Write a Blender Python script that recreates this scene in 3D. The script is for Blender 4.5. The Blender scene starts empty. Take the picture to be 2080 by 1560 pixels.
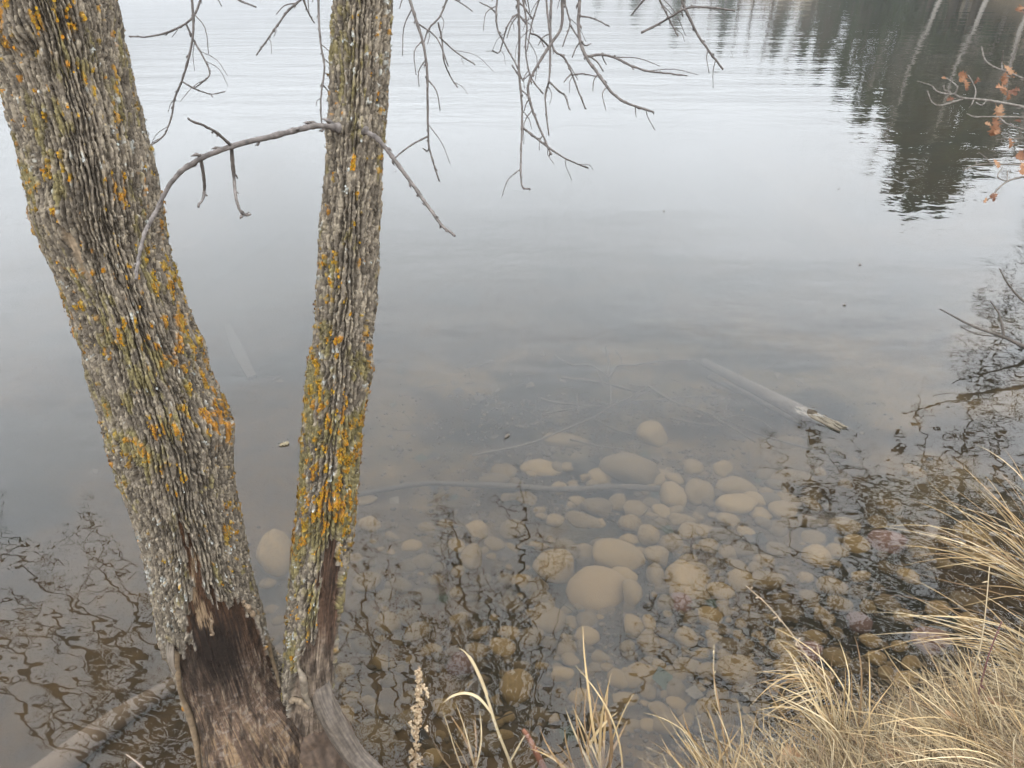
import bpy, math, random
import numpy as np
from mathutils import Vector

random.seed(7)
RNG = np.random.default_rng(11)
S = bpy.context.scene
R = math.radians

# ------------------------------------------------------------------ camera
CAM_H, PITCH, FPX = 2.4, 34.0, 1442.2          # eye above the water, tilt down, focal length in 2080-px units
cam_d = bpy.data.cameras.new('camera'); cam = bpy.data.objects.new('camera', cam_d)
S.collection.objects.link(cam)
cam.location = (0, 0, CAM_H); cam.rotation_euler = (R(90 - PITCH), 0, 0)
cam_d.sensor_width = 36.0; cam_d.lens = 36.0 * FPX / 2080.0
cam_d.clip_start = 0.05; cam_d.clip_end = 3000
S.camera = cam

# ------------------------------------------------------------------ world: flat overcast sky
W = bpy.data.worlds.new('World'); S.world = W; W.use_nodes = True
SUN_EL, SUN_AZ = 48.0, 150.0
def world():
    nt = W.node_tree; N = nt.nodes; L = nt.links; N.clear()
    out = N.new('ShaderNodeOutputWorld'); bg = N.new('ShaderNodeBackground')
    sky = N.new('ShaderNodeTexSky'); sky.sky_type = 'NISHITA'; sky.sun_disc = False
    sky.sun_elevation = R(SUN_EL); sky.sun_rotation = R(SUN_AZ); sky.dust_density = 6.0; sky.air_density = 1.0
    tc = N.new('ShaderNodeTexCoord'); sep = N.new('ShaderNodeSeparateXYZ'); L.new(tc.outputs['Generated'], sep.inputs[0])
    # overcast luminance: dim misty horizon, bright cloud above
    mr = N.new('ShaderNodeFloatCurve'); cu = mr.mapping.curves[0]
    pts = [(0.0, 0.16), (0.08, 0.20), (0.16, 0.41), (0.27, 0.78), (0.42, 0.98), (1.0, 1.0)]
    cu.points[0].location = pts[0]; cu.points[1].location = pts[-1]
    for p in pts[1:-1]: cu.points.new(*p)
    mr.mapping.update(); L.new(sep.outputs['Z'], mr.inputs['Value'])
    m30 = N.new('ShaderNodeMath'); m30.operation = 'MULTIPLY'; m30.inputs[1].default_value = 60.0; L.new(mr.outputs[0], m30.inputs[0]); mr = m30
    nz = N.new('ShaderNodeTexNoise'); nz.inputs['Scale'].default_value = 2.2; nz.inputs['Detail'].default_value = 4.0
    mp = N.new('ShaderNodeMapping'); mp.inputs['Scale'].default_value = (1, 1, 2.6)
    L.new(tc.outputs['Generated'], mp.inputs[0]); L.new(mp.outputs[0], nz.inputs['Vector'])
    cl = N.new('ShaderNodeMapRange'); cl.inputs['From Min'].default_value = 0.25; cl.inputs['From Max'].default_value = 0.75
    cl.inputs['To Min'].default_value = 0.86; cl.inputs['To Max'].default_value = 1.12
    L.new(nz.outputs['Fac'], cl.inputs['Value'])
    mu = N.new('ShaderNodeMath'); mu.operation = 'MULTIPLY'; L.new(mr.outputs[0], mu.inputs[0]); L.new(cl.outputs[0], mu.inputs[1])
    tint = N.new('ShaderNodeVectorMath'); tint.operation = 'SCALE'; tint.inputs[0].default_value = (0.945, 0.99, 1.05)
    L.new(mu.outputs[0], tint.inputs['Scale'])
    add = N.new('ShaderNodeMix'); add.data_type = 'RGBA'; add.inputs['Factor'].default_value = 0.04
    L.new(tint.outputs[0], add.inputs['A']); L.new(sky.outputs[0], add.inputs['B'])
    L.new(add.outputs['Result'], bg.inputs['Color']); bg.inputs['Strength'].default_value = 0.10
    L.new(bg.outputs[0], out.inputs['Surface'])
world()
sun_d = bpy.data.lights.new('sun', 'SUN'); sun = bpy.data.objects.new('sun', sun_d); S.collection.objects.link(sun)
sun_d.energy = 0.7; sun_d.angle = R(50); sun_d.color = (1.0, 0.97, 0.93)
sun.rotation_euler = (R(90 - SUN_EL), 0, R(180 - SUN_AZ))
S.view_settings.view_transform = 'Standard'; S.view_settings.look = 'None'
S.view_settings.exposure = 0.0; S.view_settings.gamma = 1.0; S.view_settings.use_curve_mapping = False
S.cycles.use_denoising = True
S.cycles.max_bounces = 8; S.cycles.transparent_max_bounces = 12; S.cycles.diffuse_bounces = 3
S.cycles.glossy_bounces = 3; S.cycles.volume_bounces = 2; S.cycles.sample_clamp_indirect = 6

# ------------------------------------------------------------------ helpers: camera rays (2080 x 1560 px of the photograph)
CP, SP = math.cos(R(PITCH)), math.sin(R(PITCH))
CAM = np.array([0, 0, CAM_H]); FWD = np.array([0, CP, -SP]); UP = np.array([0, SP, CP]); RIGHT = np.array([1.0, 0, 0])
def ray(px, py):
    return FWD + RIGHT * ((px - 1040) / FPX) + UP * ((780 - py) / FPX)
def P(px, py, z):
    return CAM + ray(px, py) * z
def PZ(px, py, zw):
    d = ray(px, py); return CAM + d * ((zw - CAM_H) / d[2])
def PY(px, py, Y):
    d = ray(px, py); return CAM + d * (Y / d[1])
def project(p):
    q = np.asarray(p) - CAM; z = q @ FWD
    return 1040 + FPX * (q @ RIGHT) / z, 780 - FPX * (q @ UP) / z, z
def mirror_pt(px, py, h):
    """the point at height h whose mirror image in the water is seen at this pixel"""
    q = PZ(px, py, -h); q[2] = h; return q

# ------------------------------------------------------------------ helpers: noise
def hash2(ix, iy, k=0):
    n = (ix.astype(np.int64) * 374761393 + iy.astype(np.int64) * 668265263 + k * 2147483647 + 1013904223) & 0xffffffff
    n = ((n ^ (n >> 13)) * 1274126177) & 0xffffffff
    n = (n ^ (n >> 16)) & 0xffffffff
    n = (n * 2246822519) & 0xffffffff
    return ((n ^ (n >> 15)) & 0xffffff) / float(0xffffff)
def vnoise(x, y, k=0):
    x = np.asarray(x, float); y = np.asarray(y, float)
    ix = np.floor(x); iy = np.floor(y); fx = x - ix; fy = y - iy
    fx = fx * fx * (3 - 2 * fx); fy = fy * fy * (3 - 2 * fy)
    a = hash2(ix, iy, k); b = hash2(ix + 1, iy, k); c = hash2(ix, iy + 1, k); d = hash2(ix + 1, iy + 1, k)
    return (a * (1 - fx) + b * fx) * (1 - fy) + (c * (1 - fx) + d * fx) * fy
def fbm(x, y, k=0, o=4):
    s = 0; a = 0.5
    for i in range(o):
        s = s + a * vnoise(x * 2 ** i + 17.3 * i, y * 2 ** i - 9.1 * i, k + i); a *= 0.5
    return s / (1 - 0.5 ** o)
def worley(x, y, k=0, jit=0.9):
    ix = np.floor(x); iy = np.floor(y)
    f1 = np.full(x.shape, 9.0); f2 = np.full(x.shape, 9.0); cid = np.zeros(x.shape)
    for dx in (-1, 0, 1):
        for dy in (-1, 0, 1):
            cx = ix + dx; cy = iy + dy
            qx = cx + 0.5 + (hash2(cx, cy, k) - 0.5) * jit; qy = cy + 0.5 + (hash2(cx, cy, k + 5) - 0.5) * jit
            d = np.hypot(qx - x, qy - y); new = d < f1
            f2 = np.where(new, f1, np.minimum(f2, d)); cid = np.where(new, hash2(cx, cy, k + 9), cid); f1 = np.where(new, d, f1)
    return f1, f2, cid
def sstep(a, b, x):
    t = np.clip((x - a) / (b - a), 0, 1); return t * t * (3 - 2 * t)
def in_poly(px, py, poly):
    ins = np.zeros(px.shape, bool); n = len(poly)
    for i in range(n):
        x1, y1 = poly[i]; x2, y2 = poly[(i + 1) % n]
        if y1 == y2: continue
        c = ((y1 > py) != (y2 > py)) & (px < (x2 - x1) * (py - y1) / (y2 - y1) + x1); ins ^= c
    return ins

# ------------------------------------------------------------------ helpers: objects
def link(o): S.collection.objects.link(o); return o
def mesh_from(name, V, F, mat=None, smooth=True, cols=None):
    V = np.asarray(V, np.float32).reshape(-1, 3)
    me = bpy.data.meshes.new(name)
    if isinstance(F, np.ndarray):
        k = F.shape[1]; n = len(F)
        me.vertices.add(len(V)); me.vertices.foreach_set('co', V.ravel())
        me.loops.add(n * k); me.loops.foreach_set('vertex_index', F.astype(np.int32).ravel())
        me.polygons.add(n); me.polygons.foreach_set('loop_start', np.arange(0, n * k, k, dtype=np.int32))
        me.polygons.foreach_set('loop_total', np.full(n, k, np.int32)); me.update(calc_edges=True)
    else:
        me.from_pydata(V.tolist(), [], F)
    if smooth: me.polygons.foreach_set('use_smooth', np.ones(len(me.polygons), bool))
    if cols is not None:
        a = me.attributes.new('Col', 'FLOAT_COLOR', 'POINT')
        c = np.ones((len(V), 4), np.float32); c[:, :3] = cols; a.data.foreach_set('color', c.ravel())
    if mat: me.materials.append(mat)
    return me
def obj(name, me, parent=None):
    o = bpy.data.objects.new(name, me); link(o)
    if parent is not None: o.parent = parent
    return o
def tag(o, label=None, cat=None, group=None, kind=None):
    if label: o['label'] = label
    if cat: o['category'] = cat
    if group: o['group'] = group
    if kind: o['kind'] = kind
    return o
def thing(name, label, cat, loc=(0, 0, 0), group=None):
    o = bpy.data.objects.new(name, None); link(o); o.location = loc; o.empty_display_size = 0.1
    return tag(o, label, cat, group)

class MB:
    """collects quads / tris"""
    def __init__(s): s.V = []; s.F = []; s.C = []; s.n = 0
    def add(s, V, F, col=None):
        V = np.asarray(V, float); s.V.append(V); F = [tuple(i + s.n for i in f) for f in F]; s.F += F; s.n += len(V)
        if col is not None: s.C.append(np.tile(np.asarray(col, float), (len(V), 1)) if np.ndim(col) == 1 else col)
    def tube(s, pts, rad, sides=6, col=None, cap=True):
        pts = np.asarray(pts, float); n = len(pts)
        rad = np.atleast_1d(np.asarray(rad, float)); rad = np.interp(np.linspace(0, 1, n), np.linspace(0, 1, len(rad)), rad) if len(rad) > 1 else np.full(n, rad[0])
        T = np.gradient(pts, axis=0); T /= np.linalg.norm(T, axis=1)[:, None] + 1e-9
        a = np.array([0, 0, 1.0]) if abs(T[0, 2]) < 0.9 else np.array([1.0, 0, 0])
        nrm = np.cross(T[0], a); nrm /= np.linalg.norm(nrm)
        th = np.arange(sides) * 2 * math.pi / sides; V = np.zeros((n, sides, 3))
        for i in range(n):
            nrm = nrm - T[i] * (nrm @ T[i]); nrm /= np.linalg.norm(nrm) + 1e-9; b = np.cross(T[i], nrm)
            V[i] = pts[i] + rad[i] * (np.cos(th)[:, None] * nrm + np.sin(th)[:, None] * b)
        F = [(i * sides + j, i * sides + (j + 1) % sides, (i + 1) * sides + (j + 1) % sides, (i + 1) * sides + j) for i in range(n - 1) for j in range(sides)]
        if cap: F += [tuple(range(sides))[::-1], tuple((n - 1) * sides + j for j in range(sides))]
        s.add(V.reshape(-1, 3), F, col)
    def mesh(s, name, mat, smooth=True):
        return mesh_from(name, np.concatenate(s.V), s.F, mat, smooth, np.concatenate(s.C) if s.C else None)
    def build(s, name, mat, parent=None, smooth=True): return obj(name, s.mesh(name, mat, smooth), parent)

def smooth_path(pts, n=24):
    """Catmull-Rom through the points"""
    p = np.asarray(pts, float); p = np.vstack([2 * p[0] - p[1], p, 2 * p[-1] - p[-2]]); m = len(p) - 3; out = []
    per = max(2, int(math.ceil(n / m)))
    for i in range(m):
        a, b, c, d = p[i:i + 4]
        for t in np.linspace(0, 1, per, endpoint=False):
            out.append(0.5 * (2 * b + (c - a) * t + (2 * a - 5 * b + 4 * c - d) * t * t + (3 * b - a - 3 * c + d) * t ** 3))
    out.append(p[-2]); return np.array(out)

# ------------------------------------------------------------------ materials
def new_mat(name):
    m = bpy.data.materials.new(name); m.use_nodes = True; return m, m.node_tree.nodes, m.node_tree.links
def attr_mat(name, rough=0.9, var=0.25, scale=60, bump=0.0, bscale=200, spec=0.2, coords='Object', k=1.0):
    m, N, L = new_mat(name); b = N['Principled BSDF']; b.inputs['Roughness'].default_value = rough; b.inputs['Specular IOR Level'].default_value = spec
    a = N.new('ShaderNodeAttribute'); a.attribute_name = 'Col'
    tc = N.new('ShaderNodeTexCoord'); nz = N.new('ShaderNodeTexNoise'); nz.inputs['Scale'].default_value = scale; nz.inputs['Detail'].default_value = 5
    L.new(tc.outputs[coords], nz.inputs['Vector'])
    mr = N.new('ShaderNodeMapRange'); mr.inputs['From Min'].default_value = 0.3; mr.inputs['From Max'].default_value = 0.7
    mr.inputs['To Min'].default_value = k * (1 - var); mr.inputs['To Max'].default_value = k * (1 + var); L.new(nz.outputs['Fac'], mr.inputs['Value'])
    sc = N.new('ShaderNodeVectorMath'); sc.operation = 'SCALE'; L.new(a.outputs['Color'], sc.inputs[0]); L.new(mr.outputs[0], sc.inputs['Scale'])
    L.new(sc.outputs[0], b.inputs['Base Color'])
    if bump:
        n2 = N.new('ShaderNodeTexNoise'); n2.inputs['Scale'].default_value = bscale; n2.inputs['Detail'].default_value = 6; L.new(tc.outputs[coords], n2.inputs['Vector'])
        bp = N.new('ShaderNodeBump'); bp.inputs['Distance'].default_value = bump; bp.inputs['Strength'].default_value = 1.0
        L.new(n2.outputs['Fac'], bp.inputs['Height']); L.new(bp.outputs[0], b.inputs['Normal'])
    return m
def ramp_mat(name, stops, scale=8, detail=6, rough=0.9, bump=0.0, bscale=None, stretch=(1, 1, 1), rnd=0.0, spec=0.25, coords='Object'):
    m, N, L = new_mat(name); b = N['Principled BSDF']; b.inputs['Roughness'].default_value = rough; b.inputs['Specular IOR Level'].default_value = spec
    tc = N.new('ShaderNodeTexCoord'); mp = N.new('ShaderNodeMapping'); mp.inputs['Scale'].default_value = stretch
    L.new(tc.outputs[coords], mp.inputs[0]); vec = mp.outputs[0]
    if rnd:
        oi = N.new('ShaderNodeObjectInfo'); ml = N.new('ShaderNodeMath'); ml.operation = 'MULTIPLY'; ml.inputs[1].default_value = 37.0; L.new(oi.outputs['Random'], ml.inputs[0])
        va = N.new('ShaderNodeVectorMath'); va.operation = 'ADD'; L.new(vec, va.inputs[0]); L.new(ml.outputs[0], va.inputs[1]); vec = va.outputs[0]
    nz = N.new('ShaderNodeTexNoise'); nz.inputs['Scale'].default_value = scale; nz.inputs['Detail'].default_value = detail; nz.inputs['Roughness'].default_value = 0.62
    L.new(vec, nz.inputs['Vector'])
    cr = N.new('ShaderNodeValToRGB'); L.new(nz.outputs['Fac'], cr.inputs[0])
    while len(cr.color_ramp.elements) < len(stops): cr.color_ramp.elements.new(0.5)
    for e, (p, c) in zip(cr.color_ramp.elements, stops): e.position = p; e.color = (*c, 1)
    src = cr.outputs[0]
    if rnd:
        hs = N.new('ShaderNodeHueSaturation'); mr = N.new('ShaderNodeMapRange'); mr.inputs['To Min'].default_value = 1 - rnd; mr.inputs['To Max'].default_value = 1 + rnd
        L.new(oi.outputs['Random'], mr.inputs['Value']); L.new(mr.outputs[0], hs.inputs['Value']); L.new(src, hs.inputs['Color']); src = hs.outputs[0]
    L.new(src, b.inputs['Base Color'])
    if bump:
        n2 = N.new('ShaderNodeTexNoise'); n2.inputs['Scale'].default_value = bscale or scale * 4; n2.inputs['Detail'].default_value = 6; L.new(vec, n2.inputs['Vector'])
        bp = N.new('ShaderNodeBump'); bp.inputs['Distance'].default_value = bump; L.new(n2.outputs['Fac'], bp.inputs['Height']); L.new(bp.outputs[0], b.inputs['Normal'])
    return m

M_BARK = attr_mat('bark', 0.92, 0.28, 90, 0.0016, 330, 0.12, k=0.53)
M_LICHEN = attr_mat('lichen_crust', 0.95, 0.22, 160, 0.001, 500, 0.1, k=0.52)
M_WOOD = attr_mat('gnawed_wood', 0.75, 0.3, 70, 0.001, 240, 0.25, k=0.40)
M_TWIG = ramp_mat('twig_bark', [(0.3, (0.035, 0.03, 0.027)), (0.55, (0.085, 0.072, 0.064)), (0.8, (0.15, 0.132, 0.12))], 60, 5, 0.85, 0.001, 200)
M_LIMB = ramp_mat('limb_bark', [(0.3, (0.03, 0.025, 0.02)), (0.7, (0.085, 0.072, 0.06))], 40, 5, 0.9)
M_OAKTWIG = ramp_mat('oak_twig_bark', [(0.3, (0.055, 0.045, 0.036)), (0.55, (0.13, 0.115, 0.098)), (0.8, (0.21, 0.195, 0.17))], 50, 5, 0.85)
M_GRASS = attr_mat('dry_grass', 0.7, 0.12, 40, 0, 1, 0.3, k=0.60)
M_LEAF = attr_mat('dry_leaf', 0.7, 0.22, 60, 0.0008, 180, 0.3)
M_ROCK = ramp_mat('silty_rock', [(0.22, (0.026, 0.0185, 0.0055)), (0.42, (0.070, 0.043, 0.0140)), (0.58, (0.100, 0.061, 0.0205)), (0.78, (0.140, 0.088, 0.0335))], 9, 8, 0.85, 0.006, 38, rnd=0.45)
M_REDROCK = ramp_mat('reddish_rock', [(0.25, (0.045, 0.023, 0.014)), (0.75, (0.10, 0.055, 0.036))], 9, 8, 0.85, 0.004, 45, rnd=0.25)
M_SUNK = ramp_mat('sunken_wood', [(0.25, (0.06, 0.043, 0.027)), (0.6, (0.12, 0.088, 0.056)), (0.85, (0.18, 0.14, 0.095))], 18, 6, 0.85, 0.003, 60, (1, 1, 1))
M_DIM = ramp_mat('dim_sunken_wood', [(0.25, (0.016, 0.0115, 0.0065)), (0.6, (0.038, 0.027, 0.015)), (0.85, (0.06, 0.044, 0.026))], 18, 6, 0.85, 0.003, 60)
M_PALE = ramp_mat('bleached_wood', [(0.25, (0.05, 0.04, 0.028)), (0.6, (0.10, 0.084, 0.06)), (0.85, (0.15, 0.13, 0.095))], 22, 6, 0.85, 0.003, 60)

# ------------------------------------------------------------------ terrain
def shore_y(x):
    return np.interp(x, [-300, -60, -12, -3, -0.5, 0.18, 0.95, 2.03, 3.4, 5.0, 7.0, 10.0, 14.0, 20.0, 26.0, 300],
                     [-150, -40, -4, 0.86, 0.98, 1.02, 1.25, 1.60, 2.14, 3.9, 7.2, 13.2, 20.5, 27.5, 33.0, 300])
def far_r(az):
    return np.interp(az, [-180, -60, -30, -10, 5, 12, 18, 25, 31, 36, 42, 180], [380, 380, 330, 230, 150, 105, 72, 47, 36, 32.5, 31, 31])
def ground_z(x, y, fine=True):
    x = np.asarray(x, float); y = np.asarray(y, float)
    wob = (fbm(x * 1.3 + 40, y * 1.3, 3, 3) - 0.5) * 0.22
    dn = y - shore_y(x) + wob
    r = np.hypot(x, y); az = np.degrees(np.arctan2(x, y)); df = far_r(az) - r + (fbm(x * 0.15, y * 0.15, 8, 3) - 0.5) * 5
    dn = np.where(np.abs(x) > 3.4, dn * 0.6, dn)
    dw = np.minimum(dn, df)
    d = np.maximum(dw, 0)
    bed = -(0.30 * (1 - np.exp(-d / 0.45)) + 0.062 * d + 0.0075 * d * d); bed = np.maximum(bed, -5)
    e = np.maximum(-dn, 0); near = 0.74 * (1 - np.exp(-e / 0.62)) + 0.02 * e
    e2 = np.maximum(-df, 0); farz = 1.2 * (1 - np.exp(-e2 / 3.0)) + 0.16 * np.minimum(e2, 60)
    z = np.where(dw > 0, bed, np.where(dn <= df, near, farz))
    if fine:
        amp = np.where(dw > 0, 0.05, 0.05) * np.minimum(1, np.abs(dw) * 2 + 0.1)
        z = z + (fbm(x * 3.1, y * 3.1, 21, 4) - 0.5) * 2 * amp + (fbm(x * 14, y * 14, 22, 3) - 0.5) * 0.03
    return z
def hit(px, py, lift=0.0):
    """where the camera ray meets the ground"""
    d = ray(px, py); lo, hi = 0.3, 60.0; t = 0.4
    while t < 40:
        q = CAM + d * t
        if q[2] <= float(ground_z(q[0], q[1], False)) + lift: break
        t += 0.02
    q = CAM + d * t; q[2] = float(ground_z(q[0], q[1], True)) + lift; return q

def build_ground():
    u = np.linspace(-1, 1, 420); k = 7.6
    xs = np.sinh(u * k) / math.sinh(k) * 440 + 0.6
    v = np.linspace(-1, 1, 520)
    ys = np.sinh(v * k) / math.sinh(k) * 440 + 2.2
    X, Y = np.meshgrid(xs, ys); Z = ground_z(X, Y)
    nx, ny = len(xs), len(ys); idx = np.arange(nx * ny).reshape(ny, nx)
    F = np.stack([idx[:-1, :-1], idx[:-1, 1:], idx[1:, 1:], idx[1:, :-1]], -1).reshape(-1, 4)
    V = np.stack([X, Y, Z], -1).reshape(-1, 3)
    z = Z.ravel(); x = X.ravel(); y = Y.ravel()
    n1 = fbm(x * 1.7, y * 1.7, 31, 5); n2 = fbm(x * 7, y * 7, 41, 4); n3 = fbm(x * 0.6, y * 0.6, 51, 3)
    silt = np.array([0.0260, 0.0150, 0.0055]); dark = np.array([0.008, 0.0065, 0.0035]); pale = np.array([0.033, 0.022, 0.012])
    c = silt * (1 - sstep(0.5, 0.62, n1)[:, None] * 0.9) + dark * (sstep(0.5, 0.62, n1)[:, None] * 0.9)
    c = c * (1 - 0.5 * sstep(0.55, 0.75, n2))[:, None] + pale * (0.35 * sstep(0.5, 0.7, n3))[:, None]
    n4 = fbm(x * 2.3 + 7, y * 3.4, 91, 5); n5 = fbm(x * 9, y * 9, 95, 3); off = (sstep(2.2, 3.4, y) * sstep(-1.6, -0.3, x) * sstep(6.5, 4.5, y))[:, None]
    c = c * (1 - off * 0.5 * sstep(0.46, 0.60, n4 * .7 + n5 * .3)[:, None]) + off * np.array([0.038, 0.0255, 0.011]) * sstep(0.56, 0.36, n4 * .75 + n5 * .25)[:, None]
    soil = np.array([0.055, 0.038, 0.022]); straw = np.array([0.11, 0.078, 0.04])
    w = sstep(0.35, 0.65, n2)[:, None]; land = soil * (1 - w) + straw * w
    s = sstep(-0.03, 0.05, z)[:, None]; c = c * (1 - s) + land * s
    r = np.hypot(x, y); farw = (sstep(15, 25, r) * sstep(0.0, 0.5, z))[:, None]
    c = c * (1 - farw) + farw * (np.array([0.13, 0.10, 0.065]) * (0.7 + 0.6 * n2[:, None]))
    m = attr_mat('ground_soil_and_silt', 0.95, 0.35, 14, 0.006, 55, 0.1)
    tag(obj('ground', mesh_from('ground', V, F, m, True, c)), kind='structure')
build_ground()

# ------------------------------------------------------------------ water: closed body, rippled top
def water_material():
    m, N, L = new_mat('lake_water'); N.clear()
    out = N.new('ShaderNodeOutputMaterial')
    tr = N.new('ShaderNodeBsdfTransparent'); gl = N.new('ShaderNodeBsdfGlossy'); gl.inputs['Roughness'].default_value = 0.0
    fr = N.new('ShaderNodeFresnel'); fr.inputs['IOR'].default_value = 1.333
    geo = N.new('ShaderNodeNewGeometry')
    mixf = N.new('ShaderNodeMix'); mixf.data_type = 'FLOAT'; L.new(geo.outputs['Backfacing'], mixf.inputs['Factor']); L.new(fr.outputs[0], mixf.inputs['A']); mixf.inputs['B'].default_value = 0.04
    mix = N.new('ShaderNodeMixShader'); L.new(mixf.outputs['Result'], mix.inputs[0]); L.new(tr.outputs[0], mix.inputs[1]); L.new(gl.outputs[0], mix.inputs[2])
    L.new(mix.outputs[0], out.inputs['Surface'])
    tc = N.new('ShaderNodeTexCoord')
    def wave(scale, stretch, rot, amp, detail=2.0, rough=0.45, mask=None, dist=0.0):
        mp = N.new('ShaderNodeMapping'); mp.inputs['Scale'].default_value = stretch; mp.inputs['Rotation'].default_value = (0, 0, R(rot)); L.new(tc.outputs['Object'], mp.inputs[0])
        nz = N.new('ShaderNodeTexNoise'); nz.inputs['Scale'].default_value = scale; nz.inputs['Detail'].default_value = detail; nz.inputs['Roughness'].default_value = rough; nz.inputs['Distortion'].default_value = dist
        L.new(mp.outputs[0], nz.inputs['Vector'])
        ml = N.new('ShaderNodeMath'); ml.operation = 'MULTIPLY'; L.new(nz.outputs['Fac'], ml.inputs[0]); ml.inputs[1].default_value = amp; o = ml.outputs[0]
        if mask is not None:
            m2 = N.new('ShaderNodeMath'); m2.operation = 'MULTIPLY'; L.new(o, m2.inputs[0]); L.new(mask, m2.inputs[1]); o = m2.outputs[0]
        return o
    # wind patches: broad calm and ruffled areas
    pn = N.new('ShaderNodeTexNoise'); pn.inputs['Scale'].default_value = 0.45; pn.inputs['Detail'].default_value = 2; L.new(tc.outputs['Object'], pn.inputs['Vector'])
    pm = N.new('ShaderNodeMapRange'); pm.inputs['From Min'].default_value = 0.38; pm.inputs['From Max'].default_value = 0.62; pm.inputs['To Min'].default_value = 0.25; pm.inputs['To Max'].default_value = 1.0
    L.new(pn.outputs['Fac'], pm.inputs['Value'])
    sx = N.new('ShaderNodeSeparateXYZ'); L.new(tc.outputs['Object'], sx.inputs[0]); lee = N.new('ShaderNodeMapRange'); lee.inputs['From Min'].default_value = -0.6; lee.inputs['From Max'].default_value = 1.6; lee.inputs['To Min'].default_value = 0.15
    L.new(sx.outputs['X'], lee.inputs['Value']); mm = N.new('ShaderNodeMath'); mm.operation = 'MULTIPLY'; L.new(pm.outputs[0], mm.inputs[0]); L.new(lee.outputs[0], mm.inputs[1]); mask = mm.outputs[0]   # calm in the lee of the bank
    hs = [wave(5.0, (1, 1.25, 1), 12, 0.0019, 1.5, 0.4),            # slow 20 cm undulation
          wave(13.0, (0.85, 1.25, 1), 24, 0.00085, 1.0, 0.4),         # hand-wide ripples
          wave(46.0, (0.6, 1.5, 1), -28, 0.00005, 1.5, 0.5, mask),   # wind ruffle
          wave(0.9, (0.28, 1.6, 1), 4, 0.011, 3.0, 0.5)]            # long crests further out
    h = hs[0]
    for o in hs[1:]:
        ad = N.new('ShaderNodeMath'); ad.operation = 'ADD'; L.new(h, ad.inputs[0]); L.new(o, ad.inputs[1]); h = ad.outputs[0]
    bp = N.new('ShaderNodeBump'); bp.inputs['Strength'].default_value = 1.0; bp.inputs['Distance'].default_value = 1.0
    L.new(h, bp.inputs['Height']); L.new(bp.outputs[0], gl.inputs['Normal']); L.new(bp.outputs[0], fr.inputs['Normal'])
    pv = N.new('ShaderNodeVolumePrincipled'); pv.inputs['Color'].default_value = (0.041, 0.040, 0.026, 1); pv.inputs['Density'].default_value = 0.56
    pv.inputs['Anisotropy'].default_value = 0.2
    L.new(pv.outputs[0], out.inputs['Volume'])
    return m
def build_water():
    x0, x1, y0, y1, zb = -420, 420, -200, 420, -6.5
    V = [(x0, y0, 0), (x1, y0, 0), (x1, y1, 0), (x0, y1, 0), (x0, y0, zb), (x1, y0, zb), (x1, y1, zb), (x0, y1, zb)]
    F = [(0, 1, 2, 3), (7, 6, 5, 4), (0, 4, 5, 1), (1, 5, 6, 2), (2, 6, 7, 3), (3, 7, 4, 0)]
    tag(obj('water', mesh_from('water', V, F, water_material(), False)), kind='structure')
build_water()

# ------------------------------------------------------------------ the gnawed twin tree
LEFT_ROWS = [(-40, -52, 215), (0, -40, 228), (65, -22, 245), (110, 0, 252), (175, 18, 265), (215, 30, 278), (250, 40, 285), (310, 55, 300), (360, 66, 310), (450, 82, 325),
             (480, 92, 332), (540, 118, 345), (625, 150, 375), (700, 172, 402), (780, 194, 430), (825, 208, 450), (870, 221, 465), (930, 240, 470), (1005, 265, 477),
             (1080, 289, 492), (1155, 303, 505), (1230, 320, 525), (1305, 337, 545), (1330, 350, 552), (1370, 362, 566), (1400, 371, 582), (1430, 379, 622), (1460, 387, 655),
             (1500, 395, 685), (1560, 410, 720), (1640, 420, 745), (1740, 420, 760)]
RIGHT_ROWS = [(-40, 679, 801), (0, 678, 800), (85, 672, 796), (200, 665, 791), (300, 660, 783), (400, 655, 775), (500, 650, 770), (600, 642, 767), (675, 635, 757), (780, 625, 750),
              (905, 612, 735), (1005, 606, 726), (1080, 599, 720), (1140, 592, 710), (1205, 586, 701), (1305, 580, 693), (1370, 576, 687), (1430, 575, 682), (1500, 560, 690), (1600, 545, 690)]
GNAW_L = [(357, 1058), (368, 1074), (379, 1090), (393, 1120), (405, 1168), (420, 1210), (455, 1224), (480, 1228), (492, 1214), (520, 1236), (547, 1296), (566, 1352), (578, 1390),
          (660, 1410), (900, 1450), (900, 1900), (300, 1900), (330, 1330), (350, 1318), (371, 1322), (390, 1312), (387, 1290), (377, 1264), (380, 1240), (391, 1222), (381, 1160), (372, 1108), (362, 1078)]
GNAW_R = [(664, 1093), (686, 1093), (690, 1140), (699, 1146), (698, 1200), (695, 1240), (720, 1300), (720, 1700), (520, 1700), (590, 1420), (602, 1360), (609, 1318), (620, 1302), (645, 1297), (648, 1230), (650, 1170), (662, 1151)]
def blob(px, py, spots):
    w = 0
    for (x, y, sx, sy, a) in spots: w = np.maximum(w, a * np.exp(-(((px - x) / sx) ** 2 + ((py - y) / sy) ** 2)))
    return w
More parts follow.
